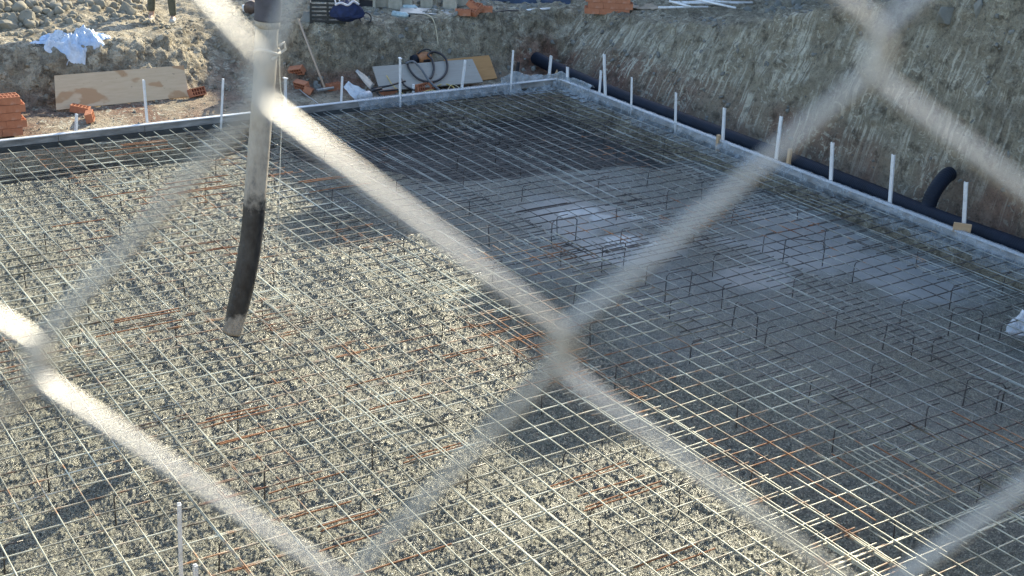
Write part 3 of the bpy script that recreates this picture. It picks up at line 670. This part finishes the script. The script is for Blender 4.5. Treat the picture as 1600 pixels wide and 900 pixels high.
# stack at the top
ps = hit(948, 23); A = .0; aa = math.radians(-35)
for lv in range(5):
    for ix in range(3):
        for iy in range(2):
            c = np.array([(ix-1)*.243+(.05 if lv % 2 else 0), iy*.12, 0]); c = np.array([c[0]*math.cos(aa)-c[1]*math.sin(aa), c[0]*math.sin(aa)+c[1]*math.cos(aa), lv*.0965])
            brick(ps+c+np.array([0, 0, .01]), aa+random.uniform(-.03, .03), 'orange brick in the stack at the top edge beside the paper sack', 'bricks stacked on top of the bank')
for k, (px, py, rz, ry) in enumerate(((723, 27, -.5, 0), (738, 22, -.9, .6), (745, 27, .4, -.5), (757, 22, -.5, 0))):
    p = hit(px, py); brick(p+np.array([0, 0, .03+.05*(k in (1, 2))]), rz, ['leftmost orange brick of the small heap on the bank top', 'orange brick propped on top of the small heap', 'orange brick leaning at the front of the small heap', 'rightmost orange brick of the small heap on the bank top'][k], 'bricks heaped on the bank top', 0, ry)

# ------------------------------------------------------------------ boards
def lean_board(name, c4, mat, label, th=.02, cat='board', zf=.02, dy=.28):
    # c4: photo points lower-left, lower-right, upper-right, upper-left; foot on the floor, head against the mound
    a = at_z(*c4[0], zf); b = at_z(*c4[1], zf); yb = (a[1]+b[1])/2; d = at_y(*c4[3], a[1]+dy); c = at_y(*c4[2], b[1]+dy)
    n = np.cross(b-a, d-a); n /= np.linalg.norm(n); 
    if n[1] > 0: n = -n
    org = (a+b)/2; Q = [a, b, c, d]; V = [q-org for q in Q]+[q-org-n*th for q in Q]
    # local frame so the wood grain follows the board
    ex = (b-a)/np.linalg.norm(b-a); ez = n; ey = np.cross(ez, ex); Mx = Matrix([[ex[0], ey[0], ez[0]], [ex[1], ey[1], ez[1]], [ex[2], ey[2], ez[2]]])
    V = [tuple(Mx.transposed() @ Vector(v)) for v in V]
    o = raw(name, V, [(0, 1, 2, 3), (7, 6, 5, 4), (0, 4, 5, 1), (1, 5, 6, 2), (2, 6, 7, 3), (3, 7, 4, 0)], mat); o.matrix_world = Matrix.Translation(Vector(org)) @ Mx.to_4x4()
    tag(o, label, cat, 'boards leaning against the earth'); return o
lean_board('plywood_board', [(88, 172), (296, 151), (287, 102), (85, 118)], M_PLY1, 'pale plywood board with brown stains leaning against the left mound')
lean_board('plywood_board', [(594, 142), (755, 128), (738, 92), (582, 104)], M_PLY2, 'weathered grey plywood board under the coiled black hose', dy=.42)
lean_board('orange_board', [(700, 133), (777, 122), (764, 86), (694, 93)], M_PLY3, 'orange-brown formwork panel sticking out behind the grey plywood', dy=.38, zf=-.02)

# ------------------------------------------------------------------ tools
f = at_z(508, 139, .03); t = at_y(466, 29, f[1]+.85); rk = tag(empty('rake', f), 'long-handled rake leaning on the bank, handle up', 'rake', None)
MB().tube([np.zeros(3), (t-f)*.5+(0, 0, -.01), t-f], .017, 8).build('handle', M_HANDLE, rk, True)
d = at_z(525, 138, .03)-at_z(496, 143, .03); d /= np.linalg.norm(d); R = Matrix.Rotation(math.atan2(d[1], d[0]), 3, 'Z')
MB().box((0, 0, 0), (.30, .05, .035), R, .006).build('head', M_METAL, rk)
# shovel blade with dark handle and the vibrator motor
f = at_z(576, 140, .08); sh = tag(empty('shovel', f), 'shovel with pale steel blade lying beside the grey plywood', 'shovel')
V = []; 
for i in range(9):
    for j in range(7):
        s, q = i/8, (j/6-.5); wdt = .26*(1-.75*max(0, s-.35)**1.3/.6); V.append((q*wdt, s*.34, .03*(q*2)**2+.02*s))
bl = raw('blade', V, grid_faces(9, 7), M_METAL, sh, True); md = bl.modifiers.new('thick', 'SOLIDIFY'); md.thickness = .004; bl.rotation_euler = (.75, -.1, .9); bl.location = (.02, -.05, .02)
MB().tube([(.02, -.05, .02), (.28, -.09, .05), (.62, .03, .06)], .016, 8).build('handle', M_BLACK, sh, True)
f = at_z(573, 152, .06); mt = tag(empty('power_tool', f), 'small grey power tool with black grip lying by the formwork', 'power tool')
MB().tube([(-.12, 0, 0), (-.09, .01, .01), (.06, .03, .02), (.09, .035, .02)], [.045, .065, .065, .04], 14).build('motor_housing', simple('pale_grey_casing', (.42, .45, .48), .4, 0, .3, 30), mt, True)
MB().tube([(.06, .02, .05), (.12, .02, .09), (.26, .04, .09)], .02, 8).build('grip', M_BLACK, mt, True); MB().tube(catmull([(.14, .02, .07), (.2, -.04, .0), (.22, -.08, -.04)], 6), .008, 6).build('cord', M_BLACK, mt, True)
# orange vibrator unit on the boards
f = at_y(660, 93, 17.0); vb = tag(empty('concrete_vibrator', f), 'orange and black vibrator motor resting at the head of the grey plywood', 'vibrator')
MB().box((.02, .0, .03), (.24, .16, .15), None, .035).build('housing', M_ORANGE, vb, True)
MB().box((.03, -.083, .0), (.12, .012, .035), None, .003).build('vent', M_BLACK, vb)
MB().tube([(-.10, 0, .02), (-.18, 0, .0)], [.075, .07], 14).build('end_cover', M_NAVY, vb, True)
MB().tube(catmull([(-.1, -.02, .10), (0, -.02, .15), (.1, -.02, .15), (.16, -.02, .08)], 6), .012, 8).build('carry_handle', M_BLACK, vb, True)
# coiled black hose drawn on the plane of the leaning plywood
def on_board(px, py, lift=.03):
    a = at_z(594, 142, .02); b = at_z(755, 128, .02); d = at_y(582, 104, a[1]+.42); n = np.cross(b-a, d-a); n /= np.linalg.norm(n); n = n if n[1] < 0 else -n
    r = ray(px, py); t = ((a+n*lift-EYE)@n)/(r@n); return EYE+r*t
def pline(pts, r, mat, nm, label, cat, lift=.03, nn=8, group=None, f=None):
    P = catmull([(f or on_board)(*p, lift) if f is None else f(*p) for p in pts], nn); c = P[0]
    o = MB().tube([p-c for p in P], r, 8).build(nm, mat, None, True); o.location = tuple(c); tag(o, label, cat, group); return o
pline([(636, 97), (641, 110), (652, 122), (668, 128), (683, 126), (694, 118), (699, 106), (697, 93), (688, 84), (676, 81), (669, 86), (675, 93), (678, 107), (675, 119), (670, 124)], .017, M_BLACK, 'vibrator_hose', 'black rubber vibrator hose coiled in loops on the grey plywood', 'hose')
pline([(634, 99), (645, 96), (656, 105), (665, 118), (672, 128), (682, 137), (690, 144)], .018, simple('greyish_hose', (.10, .11, .12), .5), 'vibrator_hose', 'dusty grey hose crossing the coil and running to the formwork', 'hose', .05)
pline([(626, 122), (632, 133), (640, 138), (648, 141)], .015, M_BLACK, 'black_hose', 'short black hose curling down by the capped stake', 'hose')
pline([(594, 143), (600, 142), (612, 141), (622, 140)], .013, M_BLACK, 'black_bar', 'black bar lying at the foot of the grey plywood', 'bar')
onfl = lambda px, py: at_z(px, py, .03)
pline([(626, 150), (640, 152), (655, 149), (664, 143), (676, 141), (690, 146), (700, 143), (712, 146), (708, 136), (695, 131), (684, 134)], .008, M_YCABLE, 'yellow_cable', 'tangled yellow cable lying along the back formwork', 'cable', f=onfl)
pline([(604, 118), (612, 131), (622, 141), (634, 148), (650, 146)], .006, M_YCABLE, 'yellow_cable', 'thin yellow cable trailing over the left end of the grey plywood', 'cable', .02)
pline([(688, 149), (700, 139), (706, 132), (716, 136), (719, 143)], .006, M_CCABLE, 'cream_cable', 'thin cream cable looping beside the yellow cable tangle', 'cable', f=onfl)
onbk = lambda px, py: hit(px, py)+np.array([0, -.03, .04])
pline([(645, 22), (660, 25), (672, 30), (678, 42), (681, 58), (684, 80)], .009, M_CCABLE, 'cream_cable', 'cream cable hanging down the middle of the back bank', 'cable', f=onbk)
pline([(758, 24), (775, 22), (790, 20), (808, 20)], .012, M_BLACK, 'black_cable', 'black cable on the bank top right of the small brick heap', 'cable', f=onbk)
pline([(468, 140), (480, 150), (492, 158), (500, 166)], .009, M_WIRE, 'metal_rod', 'thin pale rod leaning from the brick pile to the formwork', 'rod', f=onfl)
o = MB().tube([(0, 0, -.06), (.0, 0, .06)], .02, 12).build('white_cap', M_PVC); o.location = tuple(on_board(646, 138, .04)); tag(o, 'small white plastic pipe end lying beside the curled black hose', 'pipe end')
# dark stake beside wrapped stake
o = MB().box((0, 0, .13), (.05, .03, .4), None, .004).build('dark_stake', M_BLACK); o.location = tuple(at_z(806, 130, .0)); o.rotation_euler = (0, .08, 0); tag(o, 'dark stake right beside the wrapped white stake at the back', 'stake')

# ------------------------------------------------------------------ crumpled plastics
def ico(sub=3):
    import bmesh
    bm = bmesh.new(); bmesh.ops.create_icosphere(bm, subdivisions=sub, radius=1.0); V = np.array([v.co[:] for v in bm.verts]); F = np.array([[v.index for v in f.verts] for f in bm.faces]); bm.free(); return V, F
def crumple(name, p, dims, mat, label, cat, seed=0, sub=5, amp=.35, group=None, rz=0.0, sh=False):
    V, F = ico(sub); n = fbm(V[:, 0]*1.6+seed, V[:, 1]*1.6, V[:, 2]*1.6, 3, seed); r = np.abs(fbm(V[:, 0]*3+seed, V[:, 1]*3, V[:, 2]*3, 4, seed+9))
    s = 1 + amp*n - amp*1.2*(r) ; V = V*s[:, None]; V[:, 2] = np.where(V[:, 2] < 0, V[:, 2]*.35, V[:, 2])
    V = V*np.array(dims)/2; o = raw(name, V, F, mat, None, sh); o.location = tuple(map(float, p)); o.rotation_euler = (0, 0, rz); tag(o, label, cat, group); return o
p = hit(110, 66); V = []; NB = 90
for i in range(NB):
    for j in range(NB):
        a, b = i/(NB-1)*2-1, j/(NB-1)*2-1
        q = max(abs(a), abs(b)); th = math.atan2(b, a); rr_ = q*(1+.16*math.sin(th*3+1)+.10*math.sin(th*7)+.06*math.sin(th*13+2))
        k = q/max(1e-6, math.hypot(a, b)); x, y = a*k*rr_/max(q, 1e-6)*.47*q if q else 0, b*k*rr_/max(q, 1e-6)*.30*q if q else 0
        V.append((x, y, q))
V = np.array(V); gz = base_h(V[:, 0]+p[0], V[:, 1]+p[1]) - p[2]; x, y, q = V.T
f_a = np.abs(fbm(x*4+3, y*5, 0, 3, 401)); f_b = np.abs(fbm(x*10, y*12, 1, 3, 402)); dome = np.clip(1-q**2, 0, 1)**.6
hgt = dome*(.16+.20*np.exp(-((x-.16)/.26)**2-((y)/.2)**2) + .14*np.exp(-((x+.24)/.2)**2)) * (1.1-1.3*f_a-.9*f_b) + .02
hgt = .30*np.tanh(hgt/.30)
o = raw('plastic_sheeting', np.stack([x+.05*fbm(x*6, y*6, 2, 3, 403), y+.05*fbm(x*6, y*6, 5, 3, 404), gz+hgt], -1), grid_faces(NB, NB), M_BAG); o.location = tuple(p)
tag(o, 'crumpled blue-white plastic sheeting on top of the left mound', 'plastic sheet')
crumple('plastic_bag', hit(1598, 522)*0+at_z(1592, 516, -.1), (.30, .22, .36), M_BAGW, 'white crumpled plastic at the right edge in the rebar', 'plastic bag', 12, 4, .5)
def bottle(px, py, L, r, label, rz):
    p = hit(px, py); o = tag(empty('plastic_bottle', p+np.array([0, 0, r])), label, 'bottle', 'plastic bottles on the bank top'); o.rotation_euler = (0, 0, rz)
    MB().tube([(-L/2, 0, 0), (-L/2+.01, 0, 0), (0, 0, 0), (L*.25, 0, 0), (L*.38, 0, 0), (L*.42, 0, 0)], [r*.8, r, r*.92, r, r*.4, r*.35], 14).build('body', M_BOTTLE, o, True)
    MB().tube([(L*.42, 0, 0), (L*.48, 0, 0)], r*.4, 12).build('cap', M_NAVY, o, True)
bottle(627, 28, .30, .05, 'clear plastic bottle lying at the edge of the back bank', -.9); bottle(642, 17, .26, .05, 'clear plastic bottle lying in front of the cream blocks', -.3)
# black crate with navy bag and straps
p = hit(512, 33); cr = tag(empty('crate', p), 'black slatted plastic crate on the bank top', 'crate'); cr.rotation_euler = (0, 0, -.45); mbb = MB()
for k in range(5): mbb.box((0, -.17, .03+k*.06), (.50, .012, .035)); mbb.box((0, .17, .03+k*.06), (.50, .012, .035)); mbb.box((-.25, 0, .03+k*.06), (.012, .34, .035)); mbb.box((.25, 0, .03+k*.06), (.012, .34, .035))
mbb.build('slatted_side', M_CRATE, cr)
for x in (-.25, 0, .25):
    for y in (-.17, .17): MB().box((x, y+(.008 if y > 0 else -.008), .15), (.03, .016, .31)).build('frame_rib', M_CRATE, cr)
MB().box((0, 0, .01), (.49, .33, .015)).build('base', M_CRATE, cr)
bag = crumple('cloth_bag', p+np.array([.16, -.30, .13]), (.50, .26, .50), M_NAVYCL, 'navy blue cloth bag with white drawstrings against the black crate', 'bag', 21, 4, .3, None, -.5, True)
MB().tube(catmull([(-.16, -.05, .16), (-.08, -.1, .2), (.02, -.09, .17), (.1, -.06, .22), (.18, -.02, .17)], 6), .018, 6).tube(catmull([(-.15, 0, .16), (-.2, .02, .3), (-.26, .05, .42), (-.3, .08, .5)], 6), .010, 6).tube(catmull([(-.1, 0, .16), (-.12, .04, .3), (-.22, .05, .48)], 6), .010, 6).build('drawstring', M_STRAP, bag, True)
# blocks, plate, sack, tarpaulin, pipes on the far ground
blk = [(573, 12, .30, .22, .34), (596, 10, .22, .22, .30), (617, 14, .22, .2, .32), (634, 10, .22, .2, .34), (667, 12, .20, .18, .30), (675, 8, .16, .18, .28), (703, 14, .22, .2, .30), (722, 8, .18, .18, .30)]
for k, (px, py, lx, ly, lz) in enumerate(blk):
    p = hit(px, py); o = empty('concrete_block', p); o.rotation_euler = (0, 0, -.55+random.uniform(-.1, .1))
    mbb = MB(); mbb.box((-lx/2+.02, 0, lz/2), (.04, ly, lz), None, .004).box((lx/2-.02, 0, lz/2), (.04, ly, lz), None, .004).box((0, ly/2-.02, lz/2), (lx-.08, .04, lz-.004)).box((0, 0, lz-.02), (lx-.08, ly-.04, .036)).box((0, 0, lz*.45), (lx-.08, ly-.05, .03))
    if k != 0: mbb.box((0, -ly/2+.02, lz/2), (lx-.08, .04, lz-.006))
    mbb.build('shell', M_BLOCK, o); MB().box((0, -.0, lz*.22), (lx-.09, ly-.09, lz*.3)).build('cavity', M_BLACK, o)
    tag(o, 'cream concrete block in the row at the top edge', 'block', 'concrete blocks at the top edge')
p = hit(675, 20); o = MB().box((0, 0, .02), (1.0, .42, .012), None, .002).build('metal_plate', M_METAL); o.location = tuple(p); o.rotation_euler = (.02, .02, -.5); tag(o, 'flat grey metal sheet in front of the cream blocks', 'metal sheet')
p = hit(1012, 15); V = []
for i in range(30):
    for j in range(18):
        x, y = i/29-.5, j/17-.5; V.append((x*.62, y*.36*(1-.5*abs(x)), .03+.05*abs(float(fbm(x*5, y*5, 1, 3, 300)))+.05*math.exp(-((x-.05)**2+y*y)*20)))
o = raw('paper_sack', V, grid_faces(30, 18), M_SACK, None, True); o.modifiers.new('thick', 'SOLIDIFY').thickness = .006; o.location = tuple(p); o.rotation_euler = (0, 0, -.55); tag(o, 'flattened brown paper sack between the bricks and the white pipes', 'sack')
p = hit(790, 4); V = []
for i in range(50):
    for j in range(20):
        x, y = i/49-.5, j/19; hh = math.sin(min(1, y*1.6)*math.pi/2)*(.34+.05*math.sin(x*9)); V.append((x*2.2, y*.8, hh+.06*float(fbm(x*9, y*4, 1, 4, 310))))
o = raw('tarpaulin', V, grid_faces(50, 20), M_TARP, None, True); o.location = tuple(p+np.array([0, 0, 0])); o.rotation_euler = (0, 0, -.55); tag(o, 'dark blue tarpaulin heap at the top edge behind the bricks', 'tarpaulin')
wp = [(985, 8, 1128, 12), (1045, 9, 1175, 11), (1050, 13, 1160, 14), (1028, 22, 1105, 21), (1045, 14, 1078, 25), (1058, 11, 1148, 26), (1080, 15, 1152, 22), (1100, 12, 1140, 19)]
for k, (ax, ay, bx, by) in enumerate(wp):
    if k == 0: ax, ay = 1046, 7
    a = hit(ax, ay); b = hit(bx, by); z = max(a[2], b[2])+.04+.022*k; a[2] = z; b[2] = z-.01
    o = MB().tube([np.zeros(3), b-a], .018, 8).build('plastic_pipe', M_PVC, None, True); o.location = tuple(a); tag(o, 'white plastic pipe in the crossed bundle on top of the right bank', 'pipe', 'white pipes on top of the right bank')
a = hit(823, 19); b = hit(863, 16); o = MB().tube([np.zeros(3), b-a], .02, 8).build('plastic_pipe', M_PVC, None, True); o.location = tuple(a+np.array([0, 0, .03])); tag(o, 'single short white pipe lying at the top of the back bank', 'pipe')
p = hit(568, 37); t_ = np.linspace(0, 2*math.pi, 25); o = MB().tube([(.085*math.cos(t), 0, .09+.085*math.sin(t)) for t in t_], .010, 6, False).build('steel_hoop', M_BLACK, None, True); o.location = tuple(p+np.array([0, -.06, 0])); o.rotation_euler = (-.3, 0, -.5); tag(o, 'small dark hoop of cable lying at the bank edge', 'hoop')
p = hit(393, 22); V_, F_ = ico(3); o = MB().tube([(0, -.06, .1), (0, .06, .1)], .11, 18).build('paint_tin', simple('brown_tin', (.14, .10, .08), .5, .3, .4, 12), None, True); o.location = tuple(p); o.rotation_euler = (0, 0, -.6); tag(o, 'round brown tin lying on its side behind the hose', 'tin')
p = hit(383, 20); o = MB().tube([(0, 0, 0), (0, 0, .12)], [.035, .045], 14).build('plastic_cup', M_PVC, None, True); o.location = tuple(p); tag(o, 'white plastic cup standing beside the brown tin', 'cup')
p = hit(572, 140); V = []
for i in range(16):
    for j in range(16):
        x, y = i/15, j/15; V.append(((x-.5)*.26*(1-.55*y), .03*float(fbm(x*4, y*4, 0, 3, 320)), y*.30+.0))
o = raw('plastic_bag', V, grid_faces(16, 16), M_BAGW, None, True); o.location = tuple(at_z(566, 152, .02)); o.rotation_euler = (-.9, -.5, .35); o.modifiers.new('thick', 'SOLIDIFY').thickness = .004; tag(o, 'pale triangular plastic scrap at the left of the grey plywood', 'plastic scrap')

# ------------------------------------------------------------------ rubble
def rock_mesh(seed, sub=2):
    V, F = ico(sub); rr = np.random.default_rng(seed)
    for k in range(19):
        n = rr.normal(size=3); n /= np.linalg.norm(n); d = rr.uniform(.42, .74); q = V@n; V = V - np.outer(np.maximum(q-d, 0), n)
    V = V*(1+.07*fbm(V[:, 0]*3, V[:, 1]*3, V[:, 2]*3+seed, 3, seed))[:, None]; return V*rr.uniform(.75, 1.15, 3), F
RM = [rock_mesh(s, 2) for s in range(8)]
def rotm(rr):
    a, b, c = rr.uniform(0, 6.28, 3); return np.array(Matrix.Rotation(a, 3, 'X') @ Matrix.Rotation(b, 3, 'Y') @ Matrix.Rotation(c, 3, 'Z'))
def scatter(name, pts, mat, seed=1):
    rr = np.random.default_rng(seed); Vs = []; Fs = []; b = 0
    for (x, y, s) in pts:
        V, F = RM[rr.integers(8)]; z = float(base_h(x, y)); V = V@rotm(rr).T*s+np.array([x, y, z+s*.25]); Vs.append(V); Fs.append(F+b); b += len(V)
    o = raw(name, np.concatenate(Vs), np.concatenate(Fs), mat); tag(o, None, None, None, 'stuff'); return o
def zone(rr, n, xa, xb, ya, yb, s0, s1, cond=None):
    out = []
    while len(out) < n:
        x, y = rr.uniform(xa, xb), rr.uniform(ya, yb)
        if cond and not cond(x, y): continue
        out.append((x, y, s0*(s1/s0)**(rr.random()**2.2)))
    return out
rr = np.random.default_rng(5)
scatter('rubble', zone(rr, 3600, 2.2, 7.0, 18.3, 24.5, .018, .15, lambda x, y: y > 18.5+.2*math.sin(x*2)+(x-3)*.22) + zone(rr, 2600, 2.5, 8.7, 17.3, 19.6, .008, .06) + zone(rr, 900, 3.0, 11.3, 15.95, 17.3, .006, .035), M_ROCK, 1)
scatter('rubble', zone(rr, 1300, 14.0, 19.0, 7.5, 17, .02, .13, lambda x, y: x > 14.0+max(0, (y-10.5))*.32 or y < 12) + zone(rr, 1100, 8.0, 13.2, 16.8, 19.5, .01, .09) + zone(rr, 1100, 12.65, 14.2, 7, 17.5, .008, .07) + zone(rr, 260, 12.3, 12.9, 7, 17, .006, .03), M_ROCKD, 2)
scatter('rubble', zone(rr, 350, 8.5, 18, 19.5, 26, .02, .09), M_ROCKD, 3)
big = [(40, 34, .22, 'large grey boulder in the rubble at the top left corner'), (200, 22, .19, 'dark boulder just left of the standing person'), (10, 42, .16, 'pale boulder at the far left edge of the rubble'), (105, 12, .13, 'pale stone behind the blue-white plastic'),
       (483, 33, .20, 'rounded grey boulder behind the rake handle'), (1245, 8, .17, 'boulder at the top edge beside the white pipes'), (1478, 30, .16, 'boulder on the right bank near the fence wire'), (1530, 20, .15, 'pale angular boulder high on the right bank'), (625, 60, .10, 'stone jutting from the middle of the back bank')]
for k, (px, py, s, lab) in enumerate(big):
    p = hit(px, py); V, F = rock_mesh(60+k, 4); V = V*(1+.05*fbm(V[:, 0]*5, V[:, 1]*5, V[:, 2]*5, 3, k))[:, None]*s
    o = raw('boulder', V, F, M_ROCK if px < 450 else M_ROCKD); o.location = tuple(p+np.array([0, 0, s*.2])); tag(o, lab, 'rock', 'boulders')

# ------------------------------------------------------------------ person on the mound (only the lower legs are in the frame)
def skin(name, pts, edges, mat, parent, sub=2):
    me = bpy.data.meshes.new(name); me.from_pydata([p[:3] for p in pts], edges, []); me.materials.append(mat)
    o = bpy.data.objects.new(name, me); COL.objects.link(o); o.parent = parent
    m1 = o.modifiers.new('skin', 'SKIN'); sv = me.skin_vertices[0].data
    for i, p in enumerate(pts): sv[i].radius = (p[3], p[4] if len(p) > 4 else p[3]); sv[i].use_root = (i == 0)
    m1.use_smooth_shade = True
    s_ = o.modifiers.new('sub', 'SUBSURF'); s_.levels = sub; s_.render_levels = sub; return o
p = (hit(240, 35)+hit(268, 33))/2; ps = empty('person', p); ps.rotation_euler = (0, 0, -.62)
M_SKIN = simple('skin', (.45, .28, .20), .5, 0, .08, 8); M_TROU = simple('olive_trousers', (.10, .095, .065), .85, 0, .25, 20, .004); M_SHIRT = simple('grey_jacket', (.16, .16, .15), .85, 0, .2, 15, .004)
body = [(0, 0, .95, .12, .09), (0, 0, 1.12, .125, .09), (0, 0, 1.32, .15, .10), (0, 0, 1.45, .09, .08), (0, -.01, 1.53, .05), (0, -.015, 1.60, .075, .085), (0, -.02, 1.70, .075, .09), (0, -.01, 1.76, .05, .055),
        (.17, 0, 1.42, .055), (.22, -.02, 1.17, .042), (.24, -.12, .95, .03), (.245, -.16, .88, .026), (-.17, 0, 1.42, .055), (-.22, -.02, 1.17, .042), (-.24, -.10, .94, .03), (-.245, -.14, .87, .026),
        (.10, 0, .86, .085), (.14, -.01, .50, .055), (.165, .01, .09, .04), (.17, -.12, .045, .035), (-.10, 0, .86, .085), (-.14, -.01, .50, .055), (-.165, .01, .09, .04), (-.17, -.12, .045, .035)]
ed = [(0, 1), (1, 2), (2, 3), (3, 4), (4, 5), (5, 6), (6, 7), (3, 8), (8, 9), (9, 10), (10, 11), (3, 12), (12, 13), (13, 14), (14, 15), (0, 16), (16, 17), (17, 18), (18, 19), (0, 20), (20, 21), (21, 22), (22, 23)]
skin('body', body, ed, M_SKIN, ps)
skin('trousers', [(0, 0, .96, .13, .10), (.10, 0, .84, .10), (.145, -.01, .48, .072), (.165, -0.0, .08, .055), (-.10, 0, .84, .10), (-.145, -.01, .48, .072), (-.165, .01, .13, .058)], [(0, 1), (1, 2), (2, 3), (0, 4), (4, 5), (5, 6)], M_TROU, ps)
skin('jacket', [(0, 0, 1.0, .14, .11), (0, 0, 1.15, .145, .11), (0, 0, 1.34, .17, .115), (0, 0, 1.46, .09, .085), (.17, 0, 1.42, .072), (.22, -.02, 1.17, .058), (.24, -.10, .97, .045), (-.17, 0, 1.42, .072), (-.22, -.02, 1.17, .058), (-.24, -.09, .96, .045)], [(0, 1), (1, 2), (2, 3), (3, 4), (4, 5), (5, 6), (3, 7), (7, 8), (8, 9)], M_SHIRT, ps)
for sx in (1, -1): skin('shoe', [(sx*.168, .04, .05, .045, .05), (sx*.17, -.05, .045, .048, .045), (sx*.175, -.15, .035, .045, .035)], [(0, 1), (1, 2)], simple('pale_shoe', (.42, .40, .36), .7), ps)
skin('hair', [(0, .01, 1.72, .08, .09), (0, .0, 1.78, .06, .07)], [(0, 1)], simple('dark_hair', (.03, .02, .015), .7), ps, 2)
for sx in (1, -1):
    for k in range(4):
        x0 = sx*.245; hb = (x0+(k-1.5)*.018, -.155, .875); MB().tube(catmull([hb, (hb[0], hb[1]-.018, .83), (hb[0], hb[1]-.012, .795-.005*abs(k-1.5))], 4), .0085, 6).build('finger', M_SKIN, ps, True)
    MB().tube(catmull([(sx*.215, -.16, .89), (sx*.20, -.185, .86), (sx*.205, -.19, .83)], 4), .010, 6).build('thumb', M_SKIN, ps, True)
face = MB().tube([(0, -.105, 1.69), (0, -.125, 1.66)], [.008, .014], 8).build('nose', M_SKIN, ps, True)
tag(ps, 'person standing on the mound in olive trousers and pale shoes, legs apart', 'person')
